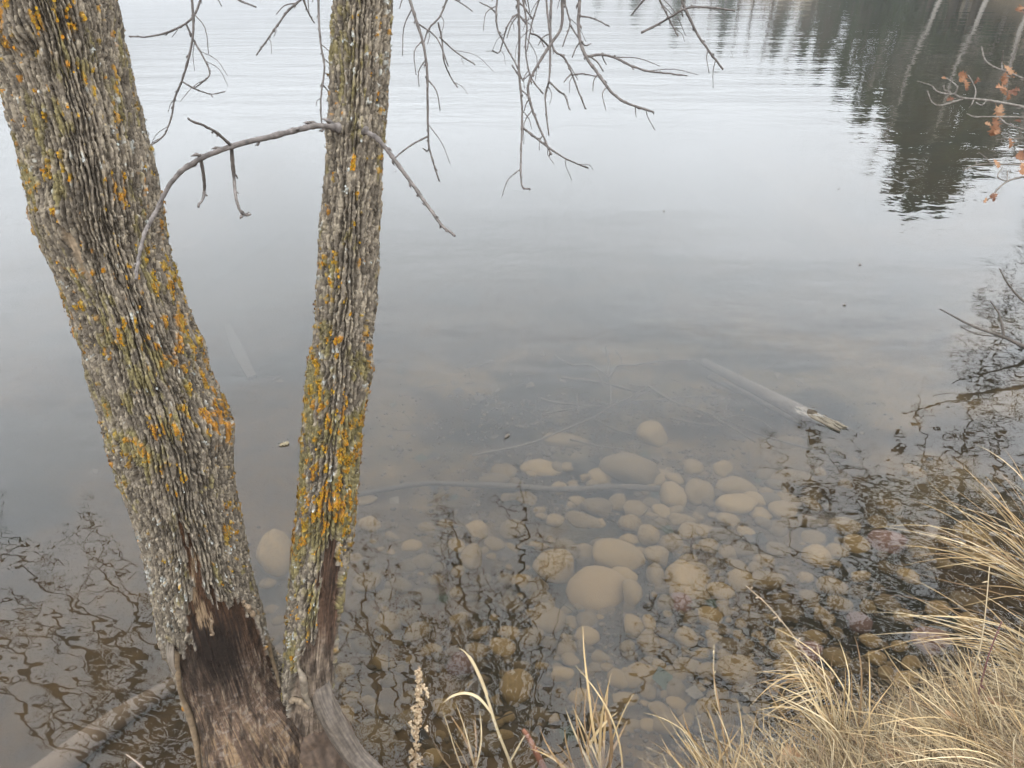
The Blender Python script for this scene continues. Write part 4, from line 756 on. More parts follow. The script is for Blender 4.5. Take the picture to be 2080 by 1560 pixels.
# ------------------------------------------------------------------ stones on the lake bed
ROCKS = [  # centre x, y, width, height in photograph pixels, tilt, label, red?
    (1280, 950, 108, 78, 0.1, 'largest flat tan slab on the lake bed, just beyond the straight sunken stick'), (1320, 888, 70, 50, 0.2, 'angular tan block beyond the largest flat slab, under the sunken twigs'),
    (1367, 1006, 48, 54, 0, 'upright tan stone at the end of the straight sunken stick'), (1420, 1002, 52, 50, 0, 'blurred tan stone behind the long oval stones'), (1490, 993, 74, 40, 0.25, 'upper of the two long oval stones in the stone bed'),
    (1490, 1034, 82, 46, 0.2, 'lower and larger of the two long oval stones in the stone bed'), (1215, 1037, 64, 42, 0.3, 'rounded tan stone in front of the straight sunken stick'), (1190, 1062, 76, 32, 0.45, 'long narrow slanting stone in front of the rounded tan stone'),
    (1279, 1069, 56, 36, -0.1, 'square-topped stone above the small oval stone'), (1277, 1099, 44, 25, 0, 'small smooth oval stone under the square-topped stone'), (1317, 1092, 38, 52, 0.1, 'egg-shaped stone standing on end beside the small oval stone'),
    (1360, 1108, 46, 38, 0.5, 'smooth oval stone to the side of the egg-shaped stone'), (1289, 1041, 48, 36, 0, 'craggy stone behind the square-topped stone'), (1342, 1037, 40, 28, 0, 'small dull stone below the end of the sunken stick'), (1388, 1052, 54, 30, 0.2, 'flat oval stone below the upright tan stone'),
    (1476, 1062, 58, 30, 0.15, 'half-buried stone directly below the larger long oval stone'), (1530, 1020, 44, 30, 0.2, None), (1564, 1020, 34, 32, 0, None), (1556, 1002, 28, 22, 0, None), (1575, 988, 48, 22, 0.3, None), (1585, 1045, 54, 36, 0, 'broad dull stone at the outer edge of the stone bed'), (1550, 1072, 36, 28, 0, None), (1600, 1069, 44, 26, 0, None), (1638, 1067, 40, 26, 0, None), (1610, 970, 76, 32, 0.1, 'low hazy mound of stone at the far corner of the stone bed'),
    (1211, 1194, 114, 80, 0.03, 'large smooth round boulder under clear water, the most distinct stone'), (1254, 1135, 108, 62, 0.1, 'broad rough slab right behind the large round boulder'), (1130, 1155, 84, 68, 0.2, 'wedge-shaped slab beside the large round boulder'), (1155, 1115, 64, 46, 0.2, 'peaked stone behind the wedge-shaped slab'), (1330, 1172, 42, 98, 0, 'tall dark slab standing on edge beside the round boulder'), (1388, 1175, 86, 86, 0, 'pale flat slab beyond the tall dark slab'),
    (1384, 1222, 46, 40, 0, 'squarish pinkish stone below the pale flat slab', 1), (1349, 1231, 34, 30, 0, None), (1280, 1215, 40, 68, 0, 'rough crumbling stone squeezed beside the round boulder'), (1180, 1230, 32, 17, 0, None), (1240, 1242, 22, 18, 0, None), (1192, 1263, 52, 42, 0, 'round-topped stone just below the round boulder'), (1218, 1258, 17, 11, 0, 'tiny bright tan pebble below the round boulder'),
    (1115, 1257, 62, 58, 0, 'broad speckled stone with twig reflections across it'), (1160, 1260, 30, 27, 0, None), (1285, 1274, 42, 44, 0, 'squarish upright cobble above the speckled egg-shaped cobble'), (1317, 1267, 26, 38, 0, None), (1351, 1281, 38, 22, 0.1, 'small bright oval cobble at the side of the squarish upright cobble'), (1317, 1305, 44, 50, 0, 'egg-shaped speckled cobble among smaller cobbles'),
    (1347, 1302, 22, 20, 0, None), (1116, 1306, 26, 23, 0, None), (1150, 1316, 40, 34, 0, None), (1180, 1312, 24, 34, 0, None), (1277, 1314, 32, 28, 0, None), (1360, 1323, 36, 32, 0, None), (1393, 1295, 44, 40, 0, None), (1300, 1362, 62, 44, 0.1, 'flat-topped brown cobble with a dark shaded side, near the pale grass tuft'), (1400, 1351, 54, 38, 0, 'smooth grey oval stone beside the flat-topped brown cobble'),
    (1363, 1362, 32, 22, 0, None), (1338, 1351, 32, 28, 0, None), (1497, 1376, 84, 64, 0.3, 'large olive-brown slab close under the grassy bank'), (1487, 1323, 58, 38, 0.2, 'brown stone behind the large olive slab near the bank'), (1370, 1404, 54, 48, 0, 'rounded olive cobble between the grass tufts'), (1254, 1383, 40, 36, 0, None), (1272, 1422, 46, 32, 0, None), (1317, 1408, 32, 28, 0, None),
    (1046, 1394, 68, 62, 0, 'algae-mottled boulder covered by curly twig reflections'), (1018, 1316, 52, 36, 0, None), (766, 1500, 98, 90, 0, 'big pale boulder beside the root at the foot of the tree'), (743, 1395, 42, 34, 0, None), (935, 1345, 60, 50, 0.5, 'reddish slanting stone near the drooping grass stem', 1), (1026, 1490, 34, 20, 0, None), (873, 1317, 42, 26, 0, None), (743, 1182, 60, 40, 0, 'mossy brown stone right behind the slimmer trunk'), (830, 1250, 48, 34, 0, None), (974, 1350, 34, 20, 0, None),
    (566, 1130, 70, 92, -0.3, 'pale boulder glimpsed between the two trunks'), (552, 1232, 32, 20, 0, None), (545, 1186, 30, 20, 0, None), (566, 1262, 26, 18, 0, None), (560, 1300, 24, 18, 0, None),
    (1710, 1075, 60, 36, 0, None), (1795, 1105, 76, 50, 0, 'wide pinkish slab lost among dark twig reflections', 1), (1655, 1140, 64, 50, 0, None), (1600, 1240, 44, 34, 0, None), (1560, 1180, 60, 40, 0, None), (1648, 1322, 54, 44, 0, 'rust-toned stone close to the bank edge', 1), (1745, 1262, 46, 38, 0, 'pink stone speckled by reflections in the dark shallows', 1), (1885, 1300, 70, 54, 0, 'salmon-coloured boulder in the shallows by the grassy bank', 1), (1965, 1225, 70, 46, 0, 'pale olive slab in the shallows below the leaning grass'), (1800, 1225, 50, 34, 0, None), (1690, 1190, 56, 38, 0, None),
    (1602, 902, 58, 26, 0, 'dim flat stone beneath the sunken log'), (1000, 985, 60, 26, 0, None), (740, 1020, 50, 24, 0, None), (960, 1130, 44, 52, 0, 'square pale stone half buried in silt'), (1060, 1180, 40, 30, 0, None), (860, 1140, 48, 28, 0, None), (1100, 950, 90, 40, 0, None), (1150, 900, 80, 34, 0, None),
    (1095, 1215, 44, 34, 0, None), (1440, 1255, 50, 36, 0, None), (1460, 1200, 54, 36, 0, None), (1530, 1255, 46, 34, 0, None), (1440, 1110, 52, 34, 0, None), (1510, 1120, 48, 30, 0, None), (1420, 1150, 44, 28, 0, None), (1580, 1120, 46, 30, 0, None),
    (985, 1455, 40, 28, 0, None), (900, 1440, 46, 34, 0, None), (1100, 1450, 44, 34, 0, None), (1180, 1420, 50, 36, 0, None), (1220, 1465, 44, 32, 0, None), (1440, 1440, 50, 34, 0, None), (1350, 1470, 54, 36, 0, None), (830, 1420, 40, 30, 0, None)]
def rock_mesh(seed, angular=0.0, sub=3):
    import bmesh
    bm = bmesh.new(); bmesh.ops.create_icosphere(bm, subdivisions=sub, radius=1.0); rnd = np.random.default_rng(seed)
    dirs = rnd.normal(size=(9, 3)); dirs /= np.linalg.norm(dirs, axis=1)[:, None]; cut = rnd.uniform(0.55, 0.9, 9)
    for v in bm.verts:
        p = np.array(v.co); n = p / np.linalg.norm(p); r = 1.0
        for d, c in zip(dirs, cut):
            q = n @ d
            if q > 0: lim = c / q; r = min(r, lim + (1 - angular) * max(0, r - lim) * 0.72)
        r *= 1 + 0.22 * (fbm(np.array(n[0] * 1.6 + seed), np.array(n[1] * 1.6 + n[2] * 1.3), seed, 3) - 0.5) + 0.05 * (fbm(np.array(n[0] * 6 + seed), np.array(n[1] * 6 - n[2] * 5), seed + 3, 2) - 0.5)
        v.co = n * r
    for f in bm.faces: f.smooth = True
    me = bpy.data.meshes.new('stone'); bm.to_mesh(me); bm.free(); me.materials.append(M_ROCK); return me
round_m = [rock_mesh(900 + i, 0.35) for i in range(7)]; ang_m = [rock_mesh(950 + i, 0.85) for i in range(9)]
red_m = []
for i in range(3):
    m_ = rock_mesh(980 + i, 0.4); m_.materials.clear(); m_.materials.append(M_REDROCK); red_m.append(m_)
def put_rock(me, px, py, w, h, tilt, k, sink=0.25):
    q = hit(px, py); z = (q - CAM) @ FWD; dep = math.asin((CAM_H - q[2]) / np.linalg.norm(q - CAM))
    a = w / 2 * z / FPX * 1.19; eff = h / 2 * z / FPX * 1.19; c_k = 0.72
    b = eff / math.hypot(math.sin(dep), c_k * math.cos(dep)); c = b * c_k
    if b > 1.4 * a: b = 1.4 * a; c = min(c * 1.2, a * 1.2)
    o = obj('stone', me); q = hit(px, py + h * 0.10)
    o.location = (q[0], q[1], q[2] + c * (0.45 - sink)); o.scale = (a, b, c); o.rotation_euler = (random.uniform(-.15, .15), random.uniform(-.15, .15), -tilt)
    return o
STONES = 'stones on the lake bed'; AUTO = []
SMALL = 'small dull brown cobble sunk among the larger stones of the lake bed'
for k, rk in enumerate(ROCKS):
    px, py, w, h, tilt, lb = rk[:6]; red = len(rk) > 6
    me = red_m[k % 3] if red else (ang_m[k % 7] if (lb and ('slab' in lb or 'block' in lb or 'squar' in lb or 'angular' in lb or 'rough' in lb or 'craggy' in lb)) or k % 3 == 0 else round_m[k % 7])
    if lb and 'most distinct' in lb: me = rock_mesh(77, 0.0); me.materials.clear(); me.materials.append(ramp_mat('clean_tan_rock', [(0.3, (0.072, 0.042, 0.0135)), (0.7, (0.110, 0.068, 0.025))], 12, 8, 0.85, 0.003, 60))
    o = tag(put_rock(me, px, py, w, h, tilt, k), lb or SMALL, 'stone', STONES)
    if not lb: AUTO.append((o, px, py, 'dull brown cobble'))
PEB = 'pebble-sized stone scattered in the silt between the cobbles'
rp = random.Random(5); taken = [(r_[0], r_[1], (r_[2] + r_[3]) / 4) for r_ in ROCKS]
def scatter(n, region, lo, hi, nm, lb, cat, grp, gap):
    k = tries = 0
    while k < n and tries < 9000:
        tries += 1; px, py = region(); w = rp.uniform(lo, hi)
        if any((px - x) ** 2 + ((py - y) * 1.25) ** 2 < (gap * (w / 2 + q)) ** 2 for x, y, q in taken): continue
        taken.append((px, py, w / 2)); o = put_rock(rp.choice(round_m + ang_m + ang_m), px, py, w, w * rp.uniform(.55, .85), rp.uniform(-.8, .8), k, 0.3); o.name = nm; tag(o, lb, cat, grp); AUTO.append((o, px, py, 'dull brown cobble' if nm == 'stone' else 'tiny pebble')); k += 1
main_bed = lambda: (rp.gauss(1370, 190), rp.uniform(950, 1480))
inner_bed = lambda: (rp.uniform(690, 1120), rp.uniform(1060, 1540))
right_bed = lambda: (rp.uniform(1600, 2000), rp.uniform(1080, 1380))
scatter(140, main_bed, 26, 54, 'stone', SMALL, 'stone', STONES, .62); scatter(45, inner_bed, 26, 60, 'stone', SMALL, 'stone', STONES, .8); scatter(22, right_bed, 30, 64, 'stone', SMALL, 'stone', STONES, .9)
scatter(150, main_bed, 11, 26, 'pebble', PEB, 'pebble', 'pebbles in the silt', .6); scatter(60, inner_bed, 10, 24, 'pebble', PEB, 'pebble', 'pebbles in the silt', .7)
def bed_gravel():
    V = []; F = []; C = []; n = 0; base = [v for v in ang_m[0].vertices]; import bmesh
    bm = bmesh.new(); bmesh.ops.create_icosphere(bm, subdivisions=1, radius=1); bv = np.array([v.co for v in bm.verts]); bf = np.array([[v.index for v in f.verts] for f in bm.faces]); bm.free(); rg = np.random.default_rng(4)
    xs = rg.normal(0.65, .75, 9000); ys = rg.uniform(1.2, 4.3, 9000); den = fbm(xs * 3, ys * 3, 61, 3); zz = ground_z(xs, ys)
    for x, y, z, d in zip(xs, ys, zz, den):
        if d < .46 or z > -.04: continue
        r = rg.uniform(.004, .014) * (1.5 if rg.random() < .15 else 1); v = bv * rg.uniform(.6, 1.2, (len(bv), 1)) * r * np.array([rg.uniform(.8, 1.5), rg.uniform(.8, 1.4), .7]); V.append(v + [x, y, z + r * .2]); F.append(bf + n); n += len(bv)
        C.append(np.tile(np.array((.034, .023, .012)) * rg.uniform(.5, 1.6), (len(bv), 1)))
    tag(obj('gravel', mesh_from('gravel', np.concatenate(V), np.concatenate(F), M_GRAVEL, False, np.concatenate(C))), 'fine gravel filling the gaps between the sunken stones', 'gravel', None, 'stuff')
M_GRAVEL = attr_mat('bed_gravel', 0.9, 0.3, 40, 0, 1, 0.2)
bed_gravel()
def bed_litter():
    rg = random.Random(8); mb = MB()
    for _ in range(420):
        x = rg.gauss(.4, 1.3); y = rg.uniform(1.3, 5.0); z = float(ground_z(x, y))
        if z > -.05: continue
        a = rg.uniform(0, 6.28); ln = rg.uniform(.03, .22); d = np.array([math.cos(a), math.sin(a), rg.gauss(0, .08)]); p = np.array([x, y, z + .012]); c = np.array(rg.choice([(.03, .021, .012), (.012, .009, .005), (.05, .037, .022), (.015, .017, .007)]))
        if rg.random() < .6: mb.tube([p, p + d * ln * .5 + [0, rg.gauss(0, .01), .004], p + d * ln], [.0025, .003, .0015], 4, c)
        else:
            s_ = np.array([-d[1], d[0], 0]) * ln * .22; ln *= .5; mb.add([p, p + d * ln * .5 + s_ + [0, 0, .012], p + d * ln, p + d * ln * .5 - s_ + [0, 0, .006]], [(0, 1, 2, 3)], c)
    tag(obj('bed_litter', mb.mesh('bed_litter', M_GRAVEL, False)), 'waterlogged twigs and leaf scraps strewn over the lake bed', 'litter', None, 'stuff')
bed_litter()

# ------------------------------------------------------------------ sunken wood
def sunk_line(pix, w, lift, mb, sides=7, w1=None, rough=0.1, seed=0):
    pts = []
    for i, (x, y) in enumerate(pix):
        l = lift if np.ndim(lift) == 0 else lift[i]; pts.append(hit(x, y, l))
    p = smooth_path(pts, 8 * len(pts)); z = (pts[0] - CAM) @ FWD; r = np.linspace(w, w1 or w, len(p)) / 2 * z / FPX
    r = r * (1 + rough * (np.array([vnoise(i * .6, seed) for i in range(len(p))]) - .5) * 2); mb.tube(p, r, sides)
Z7 = lambda l: [(1100 + x / 2.971, 650 + y / 2.971) for x, y in l]
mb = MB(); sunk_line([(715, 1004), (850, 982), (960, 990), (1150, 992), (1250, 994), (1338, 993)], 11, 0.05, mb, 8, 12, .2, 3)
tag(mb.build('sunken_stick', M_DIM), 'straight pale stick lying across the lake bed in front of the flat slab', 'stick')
t = thing('sunken_branch', 'forked dead branch with many bare twigs lying under the murky water', 'branch', (0, 0, 0))
for k, (l, w, lf) in enumerate([([(-420, 830), (-150, 775), (0, 725), (150, 670), (290, 600), (420, 530), (560, 455), (640, 410)], 6, .16), ([(390, 150), (405, 260), (405, 350), (420, 420), (415, 530)], 5, .12), ([(410, 350), (430, 310), (460, 275), (560, 265), (720, 258), (900, 250)], 6, .14), ([(120, 350), (260, 360), (400, 385), (560, 430), (620, 440)], 7, .12), ([(80, 220), (180, 255), (290, 270), (390, 320), (410, 360)], 5, .13),
                                ([(640, 410), (780, 485), (930, 545), (1060, 610), (1180, 680), (1290, 735)], 6, .16), ([(540, 500), (700, 490), (830, 475), (1060, 465)], 4.5, .15), ([(520, 380), (600, 400), (720, 390)], 4, .14), ([(770, 600), (930, 630), (1060, 655)], 6, .10), ([(1100, 610), (1190, 585), (1310, 610), (1400, 670)], 4, .2), ([(0, 465), (100, 500), (240, 535), (350, 540)], 6, .1),
                                ([(310, 600), (430, 650), (550, 705)], 6, .09), ([(170, 740), (330, 760), (500, 775)], 5, .08), ([(0, 570), (200, 555), (350, 545)], 5, .09), ([(1180, 650), (1400, 730), (1620, 785), (1850, 850)], 5, .12), ([(450, 175), (480, 230), (485, 265)], 3.5, .13), ([(215, 470), (225, 610)], 3.5, .12), ([(1110, 530), (1110, 605)], 3.5, .15), ([(340, 300), (380, 420)], 3, .14), ([(930, 545), (1100, 605), (1230, 660)], 4, .2), ([(560, 480), (650, 440), (700, 470), (790, 500)], 4, .13)]):
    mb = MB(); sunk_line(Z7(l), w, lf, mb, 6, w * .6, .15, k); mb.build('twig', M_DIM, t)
# log whose splintered end breaks the surface
LG = thing('sunken_log', 'half-sunken log with a pale splintered end poking out of the water', 'log', (0, 0, 0))
e = PZ(1725, 884, -0.012); a = PZ(1650, 850, -0.03); s0 = hit(1430, 735, .05); mb = MB(); lp = smooth_path([s0, s0 * .5 + a * .5, a], 30); mb.tube(lp, np.linspace(.030, .043, len(lp)) * (1 + .1 * np.array([vnoise(i * .5, 3) for i in range(len(lp))])), 12); mb.build('trunk', M_DIM, LG)
mb = MB(); rl = random.Random(3); dr = (e - a) / np.linalg.norm(e - a); sd = np.cross(dr, [0, 0, 1.0])
for k in range(46):
    u = rl.uniform(-1, 1); ln = rl.uniform(.04, .13); b = a + dr * rl.uniform(-.12, .10) + sd * u * .036 + np.array([0, 0, .012 + rl.uniform(0, .022) * (1 - .6 * abs(u))]); w_ = rl.uniform(.005, .012)
    mb.tube([b, b + dr * ln * .4 + [0, 0, .003], b + dr * ln * .8, b + dr * ln + sd * rl.uniform(-.01, .01)], [w_ * .7, w_, w_ * .8, w_ * .2], 5)
o_ = mb.build('splinters', M_PALE, LG); o_['kind'] = 'stuff'
mb = MB(); p0 = hit(1440, 765, .05); p1 = hit(1640, 868, .04); mb.tube(smooth_path([p0, p0 * .5 + p1 * .5 + [0, 0, .01], p1], 20), .022, 8); tag(mb.build('sunken_pole', M_DIM), 'thin dark pole lying beside the half-sunken log', 'pole')
# thick pale log in the lower corner
q0 = hit(75, 1600, .045); q1 = hit(240, 1462, .05); q2 = hit(400, 1362, .03); mb = MB(); lp = smooth_path([q0 + (q0 - q1) * .5, q0, q1, q2], 40)
zc = (q0 - CAM) @ FWD; mb.tube(lp, np.interp(np.linspace(0, 1, len(lp)), [0, .35, 1], [42, 33, 14]) * zc / FPX * (1 + .05 * np.array([vnoise(i * .3, 9) for i in range(len(lp))])), 16)
tag(mb.build('sunken_log', ramp_mat('waterlogged_wood', [(0.3, (0.042, 0.027, 0.014)), (0.7, (0.070, 0.046, 0.025))], 14, 6, 0.85, 0.002, 60)), 'thick smooth tan log under the shallows beside the gnawed trunk', 'log')
# board
b0 = hit(458, 655, .03); b1 = hit(510, 765, .03); d = (b1 - b0); d /= np.linalg.norm(d); sd = np.cross(d, [0, 0, 1.0]); sd /= np.linalg.norm(sd); V = []
for q, w in ((b0, .028), (b0 * .5 + b1 * .5 + sd * .006, .05), (b1 - sd * .004, .036)):
    for zz in (-.012, .012): V += [q - sd * w + [0, 0, zz], q + sd * w * .9 + d * .015 + [0, 0, zz]]
F = [(2, 3, 7, 6), (6, 7, 11, 10), (0, 4, 5, 1), (4, 8, 9, 5), (0, 2, 6, 4), (4, 6, 10, 8), (1, 5, 7, 3), (5, 9, 11, 7), (0, 1, 3, 2), (8, 10, 11, 9)]
tag(obj('sunken_board', mesh_from('sunken_board', V, F, M_DIM, False)), 'pale flat board sunk in deep water between the trunks', 'board')
# dead twig standing out of the water on the right
mb = MB(); dz = 4.35
mb.tube(smooth_path([P(1910, 628, dz - .1), P(1975, 662, dz - .05), P(2040, 685, dz), P(2085, 706, dz), P(2160, 735, dz)], 30), np.linspace(.004, .016, 31), 6)
mb.tube(smooth_path([P(2012, 612, dz), P(2030, 640, dz), P(2040, 685, dz)], 14), np.linspace(.004, .009, 15), 6); mb.tube(smooth_path([P(1952, 665, dz), P(1990, 680, dz), P(2030, 683, dz)], 10), .003, 5)
wq = P(2160, 735, dz); mb.tube(smooth_path([wq, wq + [.3, .1, -.15], [wq[0] + .7, wq[1] + .1, -.1]], 12), .017, 6)
tag(mb.build('dead_branch', M_LIMB), 'dark forked dead branch reaching low over the water under the oak', 'branch')
mb = MB(); mb.tube(smooth_path([P(2030, 545, 4.6), P(2050, 580, 4.6), P(2085, 616, 4.6), P(2160, 660, 4.65), np.array([P(2200, 690, 4.7)[0] + .3, P(2200, 690, 4.7)[1], -.05])], 20), np.linspace(.004, .012, 40), 6); tag(mb.build('dead_twig', M_LIMB), 'single curved dark twig above the forked dead branch', 'twig')
# floating bits
def flat_bit(px, py, L, ang, lb, col):
    q = PZ(px, py, .004); me = oak_leaf(1, px, col, .1); o = obj('floating_leaf', me); o.location = q; o.scale = (L,) * 3; o.rotation_euler = (0, 0, ang); tag(o, lb, 'leaf', 'bits floating on the water')
for k, (x, y, w_) in enumerate([(1700, 383, 'the topmost of the specks near the dark pine reflection'), (1348, 430, 'alone in the middle of the open water'), (1752, 538, 'just below the tip of the dark pine reflection'), (1718, 617, 'the lowest of the specks below the dark pine reflection')]): flat_bit(x, y, .035, k * 1.3, 'tiny dark leaf fragment, ' + w_, (0.06, 0.045, 0.035))
flat_bit(1025, 890, .045, 1.0, 'dark curled leaf afloat over the sunken twigs', (0.05, 0.04, 0.03)); flat_bit(565, 905, .06, .4, 'pale yellow leaf afloat between the trunks', (0.11, 0.085, 0.045)); flat_bit(800, 348, .035, .7, 'tiny dark fleck afloat beside the slimmer trunk', (0.07, 0.05, 0.05))

# ------------------------------------------------------------------ dry grass
STRAW = [(0.50, 0.355, 0.175), (0.56, 0.42, 0.225), (0.42, 0.28, 0.13), (0.62, 0.485, 0.29), (0.32, 0.20, 0.092), (0.22, 0.138, 0.068)]
def blade_geo(path, w, col, fold=0.25):
    p = np.asarray(path); n = len(p); T = np.gradient(p, axis=0); T /= np.linalg.norm(T, axis=1)[:, None] + 1e-9
    view = CAM - p[n // 2]; sd = np.cross(T, view + np.array([random.gauss(0, .8), random.gauss(0, .8), random.gauss(0, .8)])); sd /= np.linalg.norm(sd, axis=1)[:, None] + 1e-9; up = np.cross(sd, T)
    ww = w * np.interp(np.linspace(0, 1, n), [0, .3, .75, 1], [.8, 1, .7, .08])
    V = np.stack([p - sd * ww[:, None] / 2 + up * (ww * fold)[:, None], p, p + sd * ww[:, None] / 2 + up * (ww * fold)[:, None]], 1).reshape(-1, 3)
    F = []
    for i in range(n - 1): a = 3 * i; F += [(a, a + 1, a + 4, a + 3), (a + 1, a + 2, a + 5, a + 4)]
    return V, F
def tuft(label, base, tips, dup, sag, wpx, seed, zspread=.06, spread=18, side=0):
    rnd = random.Random(seed); b = hit(*base); t = thing('grass_tuft', label, 'grass', tuple(b), 'tufts of dry grass'); zb = (b - CAM) @ FWD
    for tip in tips:
        for j in range(dup + rnd.randint(0, 1)):
            jit = spread if j else 4; x, y = tip[0] + rnd.gauss(0, jit), tip[1] + rnd.gauss(0, jit * .8) + (abs(rnd.gauss(0, spread)) * 1.5 if j else 0)
            b2 = b + np.array([rnd.gauss(0, .03), rnd.gauss(0, .02), -.02]); e = P(x, y, zb - .05 + rnd.uniform(-zspread, zspread) * 2.0)
            if e[2] < .02: e[2] = .02 + rnd.random() * .03
            ln_ = np.linalg.norm(e - b2); lat = np.array([rnd.gauss(0, .12), rnd.gauss(0, .10), 0]) * ln_
            m = b2 * .6 + e * .4 + lat + np.array([0, 0, (sag * 2.2 + .05) * ln_ * rnd.uniform(.3, 1.4)]); kink = np.array([rnd.gauss(0, .02), rnd.gauss(0, .02), -.06 * rnd.random()]) * ln_
            p = [(1 - u) ** 2 * b2 + 2 * u * (1 - u) * m + u * u * e + kink * max(0, u - .6) * 2.5 for u in np.linspace(0, 1, 12)]
            V, F = blade_geo(p, wpx * 0.55 * rnd.uniform(.5, 1.1) * (1 if j else 1.15) * zb / FPX, None); c = np.array(rnd.choice(STRAW)) * rnd.uniform(.8, 1.15)
            o = obj('blade', mesh_from('blade', V - b, F, M_GRASS, True, np.tile(c, (len(V), 1))), t)
    return t
tuft('pale straw tuft with one tall flat blade standing over the cobbles', (1225, 1600), [(1205, 1268), (1172, 1350), (1195, 1395), (1220, 1385), (1165, 1428), (1240, 1360), (1292, 1400), (1140, 1430), (1250, 1450)], 1, .03, 12, 1)
tuft('small straw tuft of thin upright blades next to the seed stalk', (958, 1600), [(915, 1432), (931, 1424), (970, 1442), (960, 1470), (905, 1510), (880, 1500)], 1, .02, 8, 2, spread=8)
tuft('straw tuft whose blades fan low beside the tall flat blade', (1195, 1610), [(1100, 1472), (1092, 1495), (1130, 1512), (1150, 1480), (1075, 1540)], 1, .05, 9, 3)
tuft('row of short straw blades along the edge below the olive cobble', (1470, 1610), [(1312, 1422), (1352, 1432), (1382, 1442), (1422, 1432), (1450, 1330), (1498, 1420), (1540, 1440), (1335, 1480), (1400, 1490)], 2, .05, 7, 4, spread=22)
tuft('sprawling tuft with long blades arching toward the dark shallows', (1720, 1545), [(1560, 1262), (1600, 1312), (1650, 1292), (1620, 1400), (1552, 1400), (1690, 1325), (1742, 1285), (1757, 1318), (1640, 1335), (1545, 1360)], 3, .11, 6, 5, spread=30)
tuft('matted tuft drooping over the lip of the bank into the water', (1690, 1420), [(1560, 1500), (1548, 1445), (1580, 1490), (1622, 1470), (1600, 1400), (1530, 1420), (1650, 1500), (1590, 1350)], 5, .22, 4.5, 6, spread=24)
tuft('loose tuft in the leaf litter with blades crossing at all angles', (1990, 1530), [(1780, 1305), (1832, 1362), (1852, 1255), (1902, 1332), (1922, 1382), (1740, 1420), (1960, 1290), (1700, 1480), (1870, 1440)], 4, .09, 4.2, 7, spread=40)
tuft('wind-combed tuft on the bank with fine blades reaching over pink stones', (2120, 1370), [(1762, 1222), (1802, 1246), (1852, 1192), (1902, 1212), (1882, 1292), (1932, 1272), (1842, 1332), (1980, 1240), (1790, 1200)], 4, .11, 4, 8, spread=42)
tuft('tallest tuft, long golden blades sweeping over the twig reflections', (2150, 1230), [(1852, 1062), (1882, 1082), (1902, 1112), (1872, 952), (1932, 932), (1992, 892), (1962, 982), (1902, 1002), (1952, 1042), (2002, 942), (1892, 1142), (2040, 900), (2060, 960), (1840, 1000)], 4, .09, 4, 9, spread=46)
tuft('tuft of stiff blades rooted in the corner of the bank', (2090, 1600), [(1820, 1460), (1880, 1400), (1950, 1440), (1990, 1380), (2040, 1400), (2070, 1340), (1920, 1500), (1780, 1510)], 4, .10, 4.2, 10, spread=40)
# drooping flower stem and the dense seed stalk
def stems(name, label, cat, base, runs, zb, w, col, seed):
    b = hit(*base); t = thing(name, label, cat, tuple(b)); z0 = (b - CAM) @ FWD
    for pix in runs:
        p = smooth_path([P(x, y, z0 + zb) for x, y in pix], 20); V, F = blade_geo(p, w * z0 / FPX, None); c = np.tile(np.array(col), (len(V), 1)); obj('stem', mesh_from('stem', V - b, F, M_GRASS, True, c), t)
    return t
stems('straw_stalk', 'single tall straw stem bending at the top beside the seed stalk', 'grass', (1040, 1575), [[(1044, 1580), (1035, 1545), (1010, 1480), (988, 1410), (968, 1362), (948, 1328), (932, 1316)], [(990, 1412), (975, 1375), (958, 1340), (945, 1325)], [(998, 1448), (972, 1418), (945, 1408), (918, 1414), (897, 1430)], [(1036, 1550), (1055, 1515), (1073, 1482)]], -.03, 6, (0.52, 0.41, 0.24), 1)
b = hit(838, 1620); SS = thing('seed_stalk', 'upright dried stalk packed with tan seed clusters at the water edge', 'plant', tuple(b)); zs = (b - CAM) @ FWD - .02
sp = smooth_path([b, P(840, 1590, zs), P(845, 1520, zs), P(850, 1430, zs - .02), P(851, 1352, zs - .03)], 30); mb = MB(); mb.tube(sp - b, np.linspace(.004, .0015, len(sp)), 6, (0.30, 0.2, 0.11)); mb.build('stem', M_GRASS, SS)
import bmesh as _bm
def knob(seed):
    mb = MB(); rk = random.Random(seed)
    for _ in range(5):
        bm = _bm.new(); _bm.ops.create_icosphere(bm, subdivisions=1, radius=1); o = np.array([rk.gauss(0, .6), rk.gauss(0, .6), rk.gauss(0, .6)]); V = np.array([np.array(v.co) * rk.uniform(.5, .9) + o for v in bm.verts]); F = [tuple(v.index for v in f.verts) for f in bm.faces]; bm.free(); mb.add(V, F, np.array(rk.choice([(0.42, 0.3, 0.18), (0.33, 0.22, 0.12), (0.5, 0.38, 0.24)])))
    return mb.mesh('seed_cluster', M_GRASS)
knobs = [knob(i) for i in range(5)]
for i in range(150):
    u = random.random() ** .8; q = sp[int((0.1 + .9 * u) * (len(sp) - 1))]; r = 13 * (1 - .55 * u) * zs / FPX; o = obj('seed_cluster', knobs[i % 5], SS); a = random.uniform(0, 6.28)
    o.location = q - b + np.array([math.cos(a), math.sin(a) * .7, random.uniform(-.4, .4)]) * r * random.uniform(.2, 1.0); o.scale = (random.uniform(.0042, .0075) * (1.1 - .35 * u),) * 3; o.rotation_euler = (a, a * 2, a * 3)
for (x, y) in ((865, 1402), (868, 1412), (860, 1395), (833, 1470), (866, 1480), (838, 1440)):
    o = obj('seed_cluster', knobs[0], SS); o.location = P(x, y, zs - .02) - b; o.scale = (.0065,) * 3
